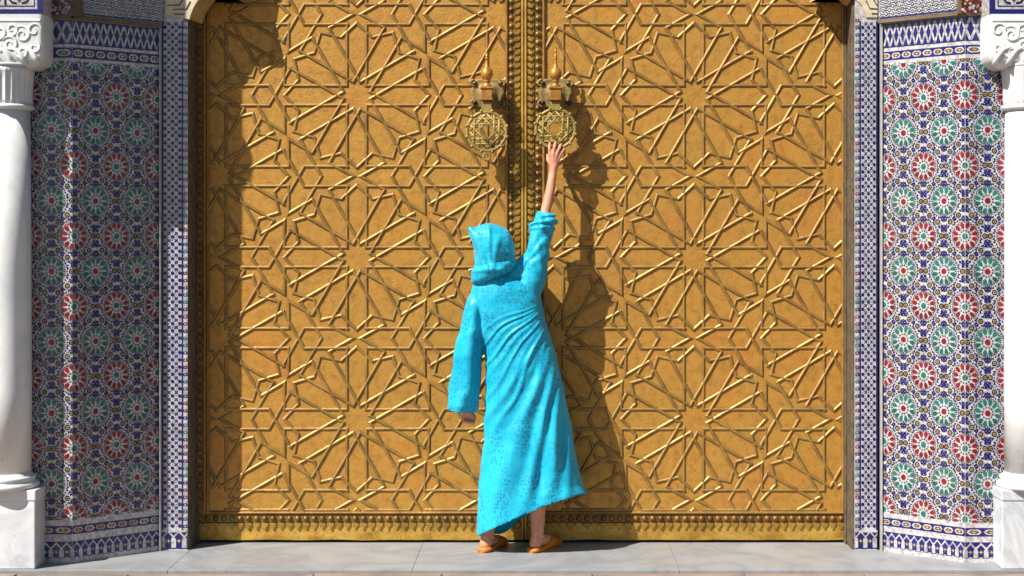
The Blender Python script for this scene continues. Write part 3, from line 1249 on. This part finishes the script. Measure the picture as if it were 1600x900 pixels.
# ------------------------------------------------------------------ lobed plaster arch over the door
Yf, Yb_ = -.197, -.03
li = [(296, 30), (297.5, 24), (302, 12), (308, 2), (318, -9), (332, -14), (347, -12), (363, -4), (358, -18), (351, -44), (346, -77), (350, -105), (366, -128), (392, -134), (414, -126),
      (408, -150), (412, -190), (432, -222), (466, -236), (500, -232), (496, -262), (520, -300), (570, -320), (700, -350)]
Lp = [P(x, y, Yf) for x, y in li]
ri = [(1354, 27), (1352, 20), (1347, 9), (1339, 1), (1328, -9), (1314, -14), (1299, -12), (1283, -4), (1288, -18), (1295, -44), (1300, -77), (1296, -105), (1280, -128), (1254, -134), (1232, -126),
      (1238, -150), (1234, -190), (1214, -222), (1180, -236), (1146, -232), (1150, -262), (1126, -300), (1076, -320), (946, -350)]
Rp = [P(x, y, Yf) for x, y in ri]
arch = empty('plaster_arch', (0, Yf, 2.7), 'cream lobed plaster arch whose scrolled feet rest on both tiled piers', 'arch')
inner = [(p.x, p.z) for p in Lp] + [(p.x, p.z) for p in reversed(Rp)]
zt = 4.0
outerL, outerR = P(259, 0, Yf).x, P(1371, 0, Yf).x
nI = len(inner)
mb = MB()
# front skin, back skin and soffit built as quads from intrados to an outer line
out = []
for i, (x, z) in enumerate(inner):
    f_ = i / (nI - 1)
    if x < 0 and z < 3.0:
        out.append((outerL - .0, z + (.02 if i == 0 else .0)))
    elif x > 0 and z < 3.0:
        out.append((outerR, z))
    else:
        out.append((max(outerL, min(outerR, x * 1.2)), zt))
vs = [(x, Yf, z) for x, z in inner] + [(x, Yf, z) for x, z in out]
mb.add(vs, [(i, i + 1, nI + i + 1, nI + i) for i in range(nI - 1)], 0)
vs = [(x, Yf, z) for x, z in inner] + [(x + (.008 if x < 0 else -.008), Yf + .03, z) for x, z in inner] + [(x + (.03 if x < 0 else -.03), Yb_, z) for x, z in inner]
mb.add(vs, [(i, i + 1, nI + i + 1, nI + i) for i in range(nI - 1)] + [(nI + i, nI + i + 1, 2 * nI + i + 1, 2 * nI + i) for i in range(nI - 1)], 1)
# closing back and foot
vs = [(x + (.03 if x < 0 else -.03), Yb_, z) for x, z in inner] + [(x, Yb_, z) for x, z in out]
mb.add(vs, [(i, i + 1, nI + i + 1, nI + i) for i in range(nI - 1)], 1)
for i in (0, nI - 1):
    a, b = inner[i], out[i]
    dd = .03 if a[0] < 0 else -.03
    mb.add([(a[0], Yf, a[1]), (b[0], Yf, b[1]), (b[0], Yb_, b[1]), (a[0] + dd, Yb_, a[1])], [(0, 1, 2, 3)], 1)
mb.obj('arch_ring', [M['plaster'], M['soffit']], arch, fixn=False)
# incised mouldings on the feet
for pts in ([(262, 8), (281, 8), (285, 0)], [(270, 15), (291, 14), (297, 2)], [(272, 22), (288, 22)]):
    MB().tube([P(x, y, Yf - .001) for x, y in pts], .0035, 6).obj('moulding', M['stone'], arch)
    MB().tube([P(1650 - x + .5 * 0, y - 1, Yf - .001) for x, y in pts], .0035, 6).obj('moulding', M['stone'], arch)

# ------------------------------------------------------------------ marble columns
def column(px_edge, sgn, label, seed):
    """sgn=-1 left column (edge on its right), +1 right column"""
    Yc = -.56
    r = .112
    xe = P(px_edge, 0, Yc).x
    cx = xe + sgn * r
    Zc = lambda py: P(0, py, Yc).z
    t = empty('marble_column', (cx, Yc, 0), label, 'column', 'marble columns')
    sc = (DIST + Yc) / FPX
    zpl = P(0, 766, -.65).z
    # plinth
    hw = abs(P(54.5 if sgn < 0 else 1566, 0, -.65).x - cx)
    mb = MB().box(cx - hw, cx + hw, -.648, Yc + .20, 0, zpl - .05)
    mb.box(cx - hw - .004, cx + hw + .004, -.652, Yc + .204, zpl - .052, zpl)
    mb.obj('plinth', M['plinth'], t, bevel=.006)
    # base mouldings
    pr = [(r + .03, zpl), (r + .04, zpl + .012), (r + .035, zpl + .026), (r + .02, zpl + .032), (r + .018, zpl + .04), (r + .026, zpl + .048), (r + .018, zpl + .058), (r + .006, zpl + .062), (r + .002, zpl + .075)]
    MB().lathe(pr, cx, Yc, 48).obj('base', M['marble'], t, smooth=True)
    z0 = zpl + .075
    zn = Zc(173)
    pr = [(r, z0), (r + .002, z0 + .4), (r, z0 + 1.0), (r - .004, zn)]
    MB().lathe(pr, cx, Yc, 48).obj('shaft', M['marble'], t, smooth=True)
    MB().lathe([(r - .002, zn), (r + .012, zn + .006), (r + .016, zn + .015), (r + .010, zn + .025), (r, zn + .028)], cx, Yc, 48).obj('neck_ring', M['marble'], t, smooth=True)
    # fluted neck
    zc0, zc1 = zn + .028, Zc(107)
    mb = MB()
    rings = []
    nseg = 144
    for k in range(9):
        f = k / 8
        ring = []
        for i in range(nseg):
            a = 2 * PI * i / nseg
            w_ = abs(math.sin(a * 12))
            dep = .010 * (1 - w_ ** .5 * .999) * 0 + .009 * (1 - (1 - w_) ** 2) * (1 if f < .78 else max(0, 1 - (f - .78) / .16))
            rr = r + .006 - dep + .01 * f * f
            ring.append((cx + rr * math.cos(a), Yc + rr * math.sin(a), zc0 + (zc1 - zc0) * f))
        rings.append(ring)
    mb.loft(rings).obj('fluted_neck', M['marble'], t, smooth=True)
    MB().lathe([(r + .012, zc1), (r + .02, zc1 + .006), (r + .02, zc1 + .014), (r + .01, zc1 + .018)], cx, Yc, 48).obj('neck_ring', M['marble'], t, smooth=True)
    # capital block with rounded lower edge
    yf = -.66
    hx = abs(P(67 if sgn < 0 else 1546, 0, yf).x - cx)
    zb, ztp = P(0, 106, yf).z, P(0, 22, yf).z
    rings = []
    for k in range(13):
        f = k / 12
        z = zb + (ztp - zb) * f
        q = min(1, f / .28)
        ins = .055 * (1 - math.sqrt(max(0, 1 - (1 - q) ** 2)))
        ring = []
        hx2, hy2 = hx - ins, .12 - ins
        cr = .02
        for (sx, sy, a0) in ((1, 1, 0), (-1, 1, 90), (-1, -1, 180), (1, -1, 270)):
            for m in range(4):
                a = R(a0 + 30 * m)
                ring.append((cx + sx * (hx2 - cr) + cr * math.cos(a), Yc + .02 + sy * (hy2 - cr) + cr * math.sin(a), z))
        rings.append(ring)
    cap = MB().loft(rings).obj('capital', M['marble'], t, smooth=True)
    cap.modifiers.new('es', 'EDGE_SPLIT').split_angle = R(40)
    # carved scroll work on the front face
    rnd = random.Random(seed)
    def scroll(ax, az, dirx, dirz, turns, size, thick, ph):
        pts, rad = [], []
        for k in range(26):
            f = k / 25
            a = ph + turns * 2 * PI * f
            rr = size * (1 - .82 * f)
            pts.append((ax + rr * math.cos(a) * dirx, yf - .002, az + rr * math.sin(a) * dirz))
            rad.append(thick * .8 * (.35 + .65 * math.sin(PI * min(1, f * 1.1 + .08))))
        MB().tube(pts, rad, 8, sq=.75).obj('carved_scroll', M['marble'], t, smooth=True)
    H_ = ztp - zb
    inn = cx - sgn * hx          # inner edge x
    for (fx, fz, s_, tr, ph, dx_) in ((.10, .70, .036, 1.2, 0, 1), (.10, .38, .030, 1.1, 2, -1), (.24, .62, .042, 1.4, 1, -1), (.24, .30, .034, 1.2, 3, 1), (.36, .72, .034, 1.2, 4, 1), (.38, .44, .040, 1.4, .5, -1),
                                      (.50, .66, .040, 1.3, 2.5, 1), (.52, .34, .032, 1.2, 5, -1), (.64, .7, .036, 1.2, 1, 1), (.66, .42, .036, 1.2, 3, -1), (.8, .6, .04, 1.3, 0, 1), (.92, .5, .036, 1.2, 2, -1)):
        scroll(inn + sgn * 2 * hx * fx, zb + H_ * fz, dx_, 1, tr, s_, .0075, ph)
    # leaf stems and a raised rim
    for k in range(7):
        fx = .06 + k * .15
        x0 = inn + sgn * 2 * hx * fx
        pts = [(x0, yf + .012, zb + H_ * .06), (x0 + sgn * .012, yf - .002, zb + H_ * .2), (x0 + sgn * .04, yf - .003, zb + H_ * .34), (x0 + sgn * .075, yf - .002, zb + H_ * .38)]
        MB().tube(pts, [.014, .013, .010, .004], 8, sq=.8).obj('carved_leaf', M['marble'], t, smooth=True)
    MB().box(cx - hx + .012, cx + hx - .012, yf - .004, yf + .01, ztp - .035, ztp - .024).obj('rim', M['marble'], t, bevel=.002)
    return t, cx, hx, ztp


colL, cxl, hxl, ztl = column(47.5, -1, 'left white marble column, casting its shade on the mosaic wall', 1)
colR, cxr, hxr, ztr = column(1570.5, 1, 'right white marble column beside the sunlit mosaic wall', 2)


def impost(cx, hx, zt, right, label):
    """tile faced pier block above a capital, with the springing of a lobed outer arch"""
    s = 1 if right else -1
    yf = -.655
    inn = cx - s * hx
    t = empty('arch_impost', (cx, -.42, zt), label, 'impost', 'tiled imposts on the capitals')
    MB().box(min(inn, cx + s * hx), max(inn, cx + s * hx), yf, -.40, zt + .001, 4.3).obj('block', M['white'], t)
    # lobed springing above the frame
    lob = [(0, 0), (.0, .25), (-.02, .34), (-.06, .40), (-.055, .52), (-.03, .63), (.01, .68), (0, .78), (-.01, .90), (-.05, 1.0), (-.13, 1.06), (-.145, 1.16), (-.12, 1.26), (-.05, 1.33), (-.08, 1.5), (-.2, 1.6), (.1, 1.66), (.1, 0)]
    if True:      # first lobe of the outer arch, corbelled out of the block
        pts = [(inn + s * .03, zt + .26)] + [(inn - s * .062 * math.sin(PI * k / 8) ** .7, zt + .27 + .30 * k / 8) for k in range(9)] + [(inn + s * .03, zt + .58)]
        MB().prism_y(pts, yf + .004, -.42).obj('arch_lobe', M['plaster'], t)
    f = Face(min(inn, cx + s * hx), yf, max(inn, cx + s * hx), yf)
    W = f.L
    m = (lambda u: W - u) if not right else (lambda u: u)
    T = Tiles(f, (0.001, W - .001, zt, 4.2))
    def R_(a, b, v0, v1, col, l):
        u0, u1 = sorted((m(a), m(b)))
        T.rectp(u0, u1, v0, v1, col, l)
    R_(0, .028, zt + .002, 4.2, 'blue', .0012)
    R_(0, W, zt + .002, zt + .024, 'blue', .0015)
    R_(.040, .045, zt + .036, 4.2, 'blue', .0012)
    R_(.040, W, zt + .036, zt + .041, 'blue', .0014)
    # dark palmettes with red buds
    for k in range(3):
        c = .115 + k * .135
        z = zt + .052
        for sg in (-1, 1):
            pts = [(c + sg * .012, z), (c + sg * .034, z + .004), (c + sg * .045, z + .020), (c + sg * .036, z + .034), (c + sg * .022, z + .030)]
            for a, b in zip(pts[:-1], pts[1:]):
                T.seg((m(a[0]), a[1]), (m(b[0]), b[1]), .010, 'black', .0016 + .0002 * (pts.index(a)))
            T.ell(m(c + sg * .026), z + .026, .007, .007, 'black', .0026, 8)
        T.poly([(m(c), z + .004), (m(c - .013), z + .026), (m(c), z + .05), (m(c + .013), z + .026)], 'red', .0028)
        R_(c + .060, c + .070, z - .008, z + .07, 'black', .0016)
    T.obj('facing_tile', t)
    # recessed side return with broken bright mosaic
    ys = -.53
    sx0, sx1 = (P(67, 0, ys).x, P(113, 0, ys).x) if not right else (P(1501, 0, ys).x, P(1546, 0, ys).x)
    zb = P(0, 24 if not right else 21, ys).z
    xr = .04
    (MB().box(sx0 - .05, sx1 + xr, ys, -.2, zb, 4.2) if not right else MB().box(sx0 - .01, sx1 + .05, ys, -.2, zb, 4.2)).obj('side_return', M['stone'], t)
    f = Face(sx0, ys, sx1, ys)
    T = Tiles(f, (.002, f.L - .002, zb + .004, zb + .3))
    T.rectp(0, f.L, zb, zb + .3, 'brown', .001)
    rnd = random.Random(5)
    for k in range(150):
        T.ell(rnd.uniform(0, f.L), zb + rnd.uniform(0, .16), rnd.uniform(.004, .012), rnd.uniform(.005, .013), rnd.choice(['white', 'red', 'white', 'gold', 'red', 'black']), 0.0014 + .00003 * k, rnd.choice([4, 5, 6]), rnd.uniform(0, 3))
    T.obj('return_tile', t)
    return t


impost(cxl, hxl, ztl, False, 'blue bordered tile block standing on the left capital')
impost(cxr, hxr, ztr, True, 'blue bordered tile block standing on the right capital')

# ------------------------------------------------------------------ the person
person = empty('person', (P(790, 0, -.2).x, -.2, 0), 'person seen from behind in a hooded turquoise robe and orange slippers, reaching for a knocker', 'person')


def fbm(p, sc, o=0):
    return noise.noise(Vector((p[0] * sc + o, p[1] * sc + o * .7, p[2] * sc - o)))


def sell(c, rx, ry, z, n=40, e=.86, yfun=None):
    out = []
    for i in range(n):
        a = 2 * PI * i / n
        ca, sa = math.cos(a), math.sin(a)
        x = c[0] + rx * math.copysign(abs(ca) ** e, ca)
        y = c[1] + ry * math.copysign(abs(sa) ** e, sa)
        out.append((x, y, z(x, y, a) if callable(z) else z))
    return out


# torso and skirt: (py, left px, right px, half depth, centre Y)
levels = [(428, 752, 792, .075, -.205), (434, 743, 806, .095, -.205), (441, 738, 822, .105, -.205), (452, 735, 838, .115, -.205), (468, 735, 846, .122, -.205), (490, 741, 850, .126, -.205),
          (515, 750, 856, .126, -.205), (545, 757, 866, .128, -.205), (575, 758.5, 874, .132, -.205), (610, 758, 882, .138, -.205), (650, 757.5, 889, .144, -.205),
          (690, 756.5, 896, .150, -.208), (725, 751.5, 903, .156, -.208), (755, 747, 911, .160, -.21)]
rb = MB()
rings = []
for (py, l, r_, dep, yc) in levels:
    a, b = P(l, py, yc), P(r_, py, yc)
    rings.append(sell(((a.x + b.x) / 2, yc), (b.x - a.x) / 2, dep, a.z))
# hem: low on the left, rising to the right; the front hangs lower
def hemz(x, y, a):
    px, _ = PXY((x, y, 0))
    f = max(0, min(1, (px - 746) / 169))
    pyb = 839 - 66 * (1 - (1 - f) ** 1.25)
    front = max(0, math.sin(a))
    mid = math.exp(-((px - 785) / 24) ** 2)
    pyf = pyb + 16 * front * mid
    return P(0, pyf, y).z
yc = -.212
a, b = P(746, 830, yc), P(919, 772, yc)
hem = sell(((a.x + b.x) / 2, yc), (b.x - a.x) / 2, .164, hemz)
rings.append(hem)
inner_hem = [((x - (a.x + b.x) / 2) * .93 + (a.x + b.x) / 2, (y - yc) * .9 + yc, z + .012) for x, y, z in hem]
rings.append(inner_hem)
rings.append([((x - (a.x + b.x) / 2) * .76 + (a.x + b.x) / 2, (y - yc) * .84 + yc, z + .09) for x, y, z in hem])
rb.loft(rings)


def ring_axis(c, axis, r1, r2, n=24):
    """ring round c, perpendicular to axis; r1 across the picture, r2 in depth"""
    ax = Vector(axis).normalized()
    dy = Vector((0, 1, 0))
    dy = (dy - ax * dy.dot(ax)).normalized()
    dx = dy.cross(ax).normalized()
    return [tuple(Vector(c) + dx * (r1 * math.cos(2 * PI * i / n)) + dy * (r2 * math.sin(2 * PI * i / n))) for i in range(n)]


def sleeve(mb, pts, inner=.04):
    """pts: (px, py, Y, half width px, half depth m)"""
    cs = [P(p[0], p[1], p[2]) for p in pts]
    rings = []
    for i, p in enumerate(pts):
        ax = cs[min(i + 1, len(cs) - 1)] - cs[max(i - 1, 0)]
        rings.append(ring_axis(cs[i], ax, p[3] / 309, p[4]))
    ax = (cs[-1] - cs[-2]).normalized()
    last = rings[-1]
    c = cs[-1]
    rings.append([tuple(c + (Vector(q) - c) * .84 - ax * .006) for q in last])
    rings.append([tuple(c + (Vector(q) - c) * .80 - ax * inner) for q in last])
    mb.loft(rings)


sleeve(rb, [(772, 452, -.205, 8, .05), (757, 455, -.207, 12.5, .066), (747, 468, -.215, 15.5, .075), (740, 492, -.22, 18.5, .078), (736, 525, -.225, 20.5, .08), (731, 560, -.228, 22.5, .08), (726.5, 600, -.23, 24, .08), (722.5, 630, -.23, 24.5, .08), (721.5, 643, -.23, 23.5, .078)])
sleeve(rb, [(822, 462, -.20, 20, .08), (831, 437, -.20, 22.5, .082), (837, 412, -.20, 19.5, .074), (841, 390, -.197, 17.5, .066), (845, 368, -.192, 17.2, .062), (848, 354, -.188, 18.5, .064), (851, 341, -.182, 15.5, .055), (853.5, 333, -.178, 12.6, .046)], .03)
# rolled cuff: a slanting doubled band round the forearm
ccen = P(849.5, 349, -.187)
cax = (P(858, 318, -.17) - P(846, 360, -.19)).normalized()
tilt = Vector((cax.x - .42, cax.y, cax.z)).normalized()
cr_ = ring_axis(ccen, tilt, 20.5 / 309, .066, 28)
rb.tube(cr_, .0105, 8, closed=True)
cr2 = ring_axis(P(847.5, 358, -.19), Vector((cax.x - .30, cax.y, cax.z)), 18.5 / 309, .064, 28)
rb.tube(cr2, .0075, 8, closed=True)
cr3 = ring_axis(P(852.5, 340, -.183), tilt, 15.5 / 309, .054, 28)
rb.tube(cr3, .0075, 8, closed=True)
rb.chain([P(782, 436, -.205), P(806, 425, -.205), P(828, 412, -.20)], [.060, .056, .058], 16)
robe_me = remesh(rb, .0050, 7, .5)


def smst(x, a, b):
    t = max(0, min(1, (x - a) / (b - a)))
    return t * t * (3 - 2 * t)


def fold(x, k=2.0):
    """soft rounded ridges with narrow valleys"""
    s_ = abs(math.sin(x))
    return s_ ** .75 * 2 - 1


FOLDS = [(24, 1.3, .0030, 25, 120), (30, 1.1, .0048, 30, 165), (35, 1.5, .0026, 60, 150), (41, 1.2, .0052, 22, 190), (47, 1.6, .0032, 60, 260), (54, 1.3, .0046, 30, 280),
         (61, 1.8, .0028, 70, 260), (67, 1.4, .0040, 45, 240), (76, 1.9, .0030, 50, 230)]
# skirt: long soft ridges (+) and hollows (-) widening towards the hem
SKIRT = [(846, 516, 760, 655, .006, 4, 9), (852, 535, 757, 735, -.008, 5, 13), (856, 545, 766, 790, .009, 5, 14), (860, 560, 797, 805, -.010, 5, 13), (864, 572, 815, 800, .011, 5, 12),
         (868, 585, 834, 795, -.014, 5, 11), (872, 600, 855, 785, .012, 5, 12), (877, 620, 876, 780, -.012, 5, 10), (882, 640, 893, 775, .010, 5, 10)]


def displace_robe(me):
    nv = [v.normal.copy() for v in me.vertices]
    for v, n in zip(me.vertices, nv):
        p = v.co
        px, py = PXY(p)
        d = 0
        wa = smst(py, 455, 505) * (1 - smst(px, 747, 759)) if py < 656 else 0
        wu = (1 - smst(py, 400, 436)) if px > 806 else 0
        wt_ = 1 - max(wa, wu)
        if wt_ > 0:
            # drapes hung from the raised shoulder: a fan of ridges that start and stop at random
            dx, dy = 872 - px, py - 462
            dist = math.hypot(dx, dy)
            ph = math.degrees(math.atan2(dy, dx))          # 0 = to the left, 90 = straight down
            ph += 7 * fbm(p, 2.6, 3) + 2.5 * fbm(p, 6, 8)
            for (a0, w0, hgt, s0, s1) in FOLDS:
                if s0 - 20 < dist < s1 + 60:
                    e = (ph - a0) / w0
                    if abs(e) < 4:
                        k_ = smst(dist, s0 - 20, s0 + 45) * (1 - smst(dist, s1 - 60, s1 + 60))
                        d += hgt * k_ * (math.exp(-e * e) - .45 * math.exp(-((e - 1.6) / 1.1) ** 2) - .25 * math.exp(-((e + 1.6) / 1.1) ** 2))
            for (x0, y0, x1, y1, aa, wd) in ((733, 468, 764, 536, .012, 5), (748, 462, 766, 522, .008, 4)):
                L = math.hypot(x1 - x0, y1 - y0)
                t = ((px - x0) * (x1 - x0) + (py - y0) * (y1 - y0)) / L
                s_ = ((px - x0) * (y1 - y0) - (py - y0) * (x1 - x0)) / L + 4 * fbm(p, 6, x0)
                if -12 < t < L + 12 and abs(s_) < wd * 4:
                    d += aa * math.exp(-(s_ / wd) ** 2) * smst(t, -12, 14) * (1 - smst(t, L - 20, L + 12))
            if py > 500:
                wx, wy = 7 * fbm(p, 3.0, 31), 0
                for (x0, y0, x1, y1, aa, w0, w1) in SKIRT:
                    t = (py - y0) / (y1 - y0)
                    if t > -.1:
                        tc = max(0, min(1.15, t))
                        xm = x0 + (x1 - x0) * (tc ** 1.15) + wx
                        wd = w0 + (w1 - w0) * tc
                        e = (px - xm) / wd
                        if abs(e) < 3.5:
                            d += aa * smst(t, -.1, .35) * math.exp(-e * e)
            # shoulder blade softness
            d += .010 * fbm(p, 5.5, 21) * (1 - smst(py, 520, 600))
            # flared lower skirt: deep vertical flutes on the right side
            lw = smst(py, 600, 740)
            d += lw * .012 * math.sin((px - .28 * (py - 600)) * .115 + 1.5 * fbm(p, 2.5, 5)) * smst(px, 800, 850)
        d *= wt_
        d0, d = d, 0
        if wa > 0:
            ww = fbm(p, 6, 2)
            d += .0075 * math.sin((px * .20 + py * .022 + 2.2 * ww)) + .005 * fbm(p, 7, 12)
            d += .0025 * math.exp(-((py - 556 - 14 * ww) / 7) ** 2) + .004 * math.exp(-((py - 520 + (px - 735) * .5) / 7) ** 2)
            d += .004 * math.exp(-((py - 636) / 5) ** 2)
        d *= wa
        d0, d = d0 + d, 0
        if wu > 0:
            ww = fbm(p, 9, 6)
            d += .0026 * math.sin(py * .26 + px * .30 + 5 * ww) + .003 * fbm(p, 14, 3) + .003 * math.sin(py * .10 - px * .30 + 3 * ww)
        d = d0 + d * wu + .0022 * fbm(p, 22, 9)
        if n.y > .2:
            d *= .3
        if py > 690:
            if (p.x - P(826, 0, -.21).x) * n.x + (p.y + .21) * n.y * 1.2 < 0:
                n = -n
            n = Vector((n.x, n.y, n.z * .2))
            d *= (1 - .55 * smst(py, 740, 800)) * (1 - smst(px, 878, 900))
        v.co = p + n * d
    for v in me.vertices:
        if v.co.y > -.03:
            v.co.y = -.03 - (v.co.y + .03) * .05


displace_robe(robe_me)
robe_me.materials.clear()
robe_me.materials.append(M['silk'])
robe_me.polygons.foreach_set('use_smooth', [True] * len(robe_me.polygons))
link('robe', robe_me, person)

# hood
hb = MB()
hl = [(350.5, 757, 778, .03), (353, 746, 785, .06), (357.5, 737.5, 791, .085), (362, 734.5, 795, .10), (370, 736, 799, .112), (381, 738.5, 802.5, .118), (393, 741, 804, .118), (404, 743, 803, .112), (412, 740, 803, .108), (414, 738, 806, .112),
      (421, 735, 808, .114), (428, 734.5, 806, .112), (434, 738, 799, .10), (438, 745, 788, .08)]
rings = []
for (py, l, r_, dep) in hl:
    yc = -.225
    a, b = P(l, py, yc), P(r_, py, yc)
    tl = .34 * smst(py, 392, 426)
    rings.append(sell(((a.x + b.x) / 2, yc), (b.x - a.x) / 2, dep, lambda x, y, an, z_=a.z, xm=(a.x + b.x) / 2, t_=tl: z_ + (x - xm) * t_, 36, .9))
hb.loft(rings)
hb.chain([P(752, 366, -.25), P(741, 361, -.268), P(733.5, 358, -.275)], [.034, .018, .007])
hood_me = remesh(hb, .0045, 6, .5)
nv = [v.normal.copy() for v in hood_me.vertices]
for v, n in zip(hood_me.vertices, nv):
    p = v.co
    px, py = PXY(p)
    d = .007 * fbm(p, 10, 4) + .003 * fbm(p, 24, 1)
    for (x0, y0, x1, y1, aa, wd) in ((736, 360, 764, 424, .016, 4.5), (764, 352, 768, 424, .008, 3.5), (790, 362, 797, 402, .006, 4), (742, 402, 764, 428, .006, 4),
                                     (778, 372, 770, 424, .008, 5), (737, 424, 790, 420, .010, 4)):
        L = math.hypot(x1 - x0, y1 - y0)
        t = ((px - x0) * (x1 - x0) + (py - y0) * (y1 - y0)) / L
        s_ = ((px - x0) * (y1 - y0) - (py - y0) * (x1 - x0)) / L + 3 * fbm(p, 9, x0)
        if -10 < t < L + 10 and n.y < .3:
            d += aa * math.exp(-(s_ / wd) ** 2) * smst(t, -10, 8) * (1 - smst(t, L - 8, L + 10))
    v.co = p + n * d
hood_me.materials.clear()
hood_me.materials.append(M['silk'])
hood_me.polygons.foreach_set('use_smooth', [True] * len(hood_me.polygons))
link('hood', hood_me, person)

# body: one continuous surface
bd = MB()
# trunk, neck, head
bd.chain([P(808, 600, -.2), P(800, 540, -.2), P(790, 480, -.2), P(776, 440, -.2), P(770, 425, -.2)], [.105, .10, .10, .06, .05], 16)
bd.chain([P(769, 402, -.2), P(768, 380, -.19)], [.072, .082], 16)
bd.capsule(P(768, 392, -.11), P(768, 398, -.105), .014, .012)                 # nose
bd.capsule(P(768, 408, -.125), P(768, 410, -.12), .03, .03)                    # chin
for s_ in (-1, 1):
    bd.capsule(P(768 + s_ * 25, 392, -.19), P(768 + s_ * 25, 400, -.19), .012, .008)
# shoulders, arms
bd.chain([P(785, 462, -.2), P(748, 466, -.215), P(738, 545, -.225), P(727, 622, -.23), P(731, 643, -.235)], [.05, .04, .036, .032, .024])
bd.chain([P(795, 462, -.2), P(826, 452, -.2), P(842, 388, -.195), P(852.5, 330, -.175), P(860, 296, -.155), P(864, 268, -.140), P(866.5, 257, -.137)], [.07, .058, .045, .0265, .0245, .0200, .0215])
# right hand on the plate
wr_ = P(864.5, 264, -.139)
fing = [((859.6, 241.5, -.146), (858.6, 231.5, -.149), (858.8, 226, -.136), (859.2, 222.5, -.122), .0086),
        ((864.6, 240, -.149), (866.4, 230.5, -.153), (867.4, 225.5, -.139), (868, 221.8, -.123), .0089),
        ((869.6, 241.5, -.147), (873.6, 232.5, -.151), (875.8, 228, -.138), (877.2, 225, -.123), .0083),
        ((873.8, 245.5, -.142), (878.6, 237.5, -.145), (881.2, 233.5, -.134), (883, 231, -.122), .0073)]
for a, b, c, d, r_ in fing:
    A_, B_, C_, D_ = P(*a), P(*b), P(*c), P(*d)
    bd.chain([wr_, A_], [.0165, r_ * 1.35])
    bd.chain([A_, B_, C_, D_], [r_ * 1.12, r_ * .98, r_ * .92, r_ * .74])
bd.chain([P(861.5, 256, -.132), P(856.8, 249.5, -.118), P(856.2, 241.5, -.098), P(858, 236, -.086)], [.0155, .0115, .0095, .0075])
# left hand, loosely curled below the sleeve
wl_ = P(731.5, 640, -.235)
for k, (x0, x1) in enumerate(((737, 738.5), (733, 733.5), (729, 728.5), (725.5, 723.5))):
    A_ = P(x0, 651.5 - k * .6, -.225)
    B_ = P(x1, 658.5 - k * .8, -.21)
    C_ = P(x1 + .6, 662.0 - k * 1.0, -.222 if k else -.2)
    D_ = P(x1 + 1.5, 660.5 - k * .8, -.238)
    bd.chain([wl_, A_], [.017, .0115])
    bd.chain([A_, B_, C_, D_], [.0100, .0088, .0082, .0065])
bd.chain([P(736, 644, -.225), P(741, 652, -.215), P(740.5, 658.5, -.205)], [.013, .0105, .0075])
# legs, feet
hip = P(808, 610, -.2)
legs = [((792, 640), (779, 735), (764, 812), (761.5, 838), -.205, (.085, .185)), ((830, 640), (838, 735), (840, 806), (840, 836), -.215, (.115, .165))]
feet = []
for (h_, k_, c_, an, yl, dr) in legs:
    hp, kn, cf, ak = P(*h_, yl), P(*k_, yl), P(*c_, yl), P(*an, yl)
    bd.chain([hip, hp, kn], [.095, .075, .052], 16)
    mid = kn.lerp(cf, .55) + Vector((0, -.012, 0))
    bd.chain([kn, mid, cf, ak], [.054, .050, .039, .031], 16)
    dv = Vector((dr[0], dr[1], 0)).normalized()
    heel = Vector((ak.x, ak.y, 0)) - dv * .018 + Vector((0, 0, .040))
    ball = Vector((ak.x, ak.y, 0)) + dv * .13 + Vector((0, 0, .030))
    toe = Vector((ak.x, ak.y, 0)) + dv * .175 + Vector((0, 0, .024))
    bd.chain([ak, heel], [.032, .031], 14)
    bd.chain([ak + Vector((0, 0, -.02)), ball, toe], [.033, .027, .016], 14)
    # tendon
    bd.chain([cf + Vector((0, -.018, 0)), heel + Vector((0, -.012, .01))], [.017, .017])
    # ankle bones
    pv_ = Vector((dv.y, -dv.x, 0))
    for s_ in (-1, 1):
        bd.capsule(ak + pv_ * (.029 * s_) + Vector((0, 0, .002)), ak + pv_ * (.030 * s_), .010, .010)
    feet.append((Vector((ak.x, ak.y, 0)), dv, pv_))
body_me = remesh(bd, .0032, 5, .5)
body_me.materials.clear()
body_me.materials.append(M['skin'])
body_me.polygons.foreach_set('use_smooth', [True] * len(body_me.polygons))
link('body', body_me, person)

# slippers: low trodden heel, closed pointed front
for (c, dv, pv_) in feet:
    rings = []
    for (s_, wdt, hgt) in ((-.062, .012, .014), (-.058, .026, .022), (-.045, .037, .026), (-.015, .040, .025), (.03, .041, .026), (.06, .044, .045), (.085, .046, .060), (.12, .046, .056), (.155, .038, .044), (.185, .024, .032), (.205, .008, .024)):
        q = c + dv * s_
        ring = []
        for i in range(20):
            a = 2 * PI * i / 20
            x = wdt * math.copysign(abs(math.cos(a)) ** .7, math.cos(a))
            z = hgt / 2 + .001 + hgt / 2 * math.copysign(abs(math.sin(a)) ** .7, math.sin(a))
            ring.append(tuple(q + pv_ * x + Vector((0, 0, z))))
        rings.append(ring)
    sl_ = MB().loft(rings).obj('slipper', M['leather'], person, smooth=True)
    ol = []
    for i in range(28):
        a = 2 * PI * i / 28
        s_ = .072 + .137 * math.cos(a)
        wd = .047 * math.sin(a) * (1.0 if math.cos(a) > -.6 else .92)
        ol.append(c + dv * s_ + pv_ * wd)
    mb = MB().loft([[tuple(p + Vector((0, 0, .0005))) for p in ol], [tuple(p + Vector((0, 0, .007))) for p in ol]])
    mb.obj('sole', M['leather'], sl_)
print('built', len(bpy.data.objects))
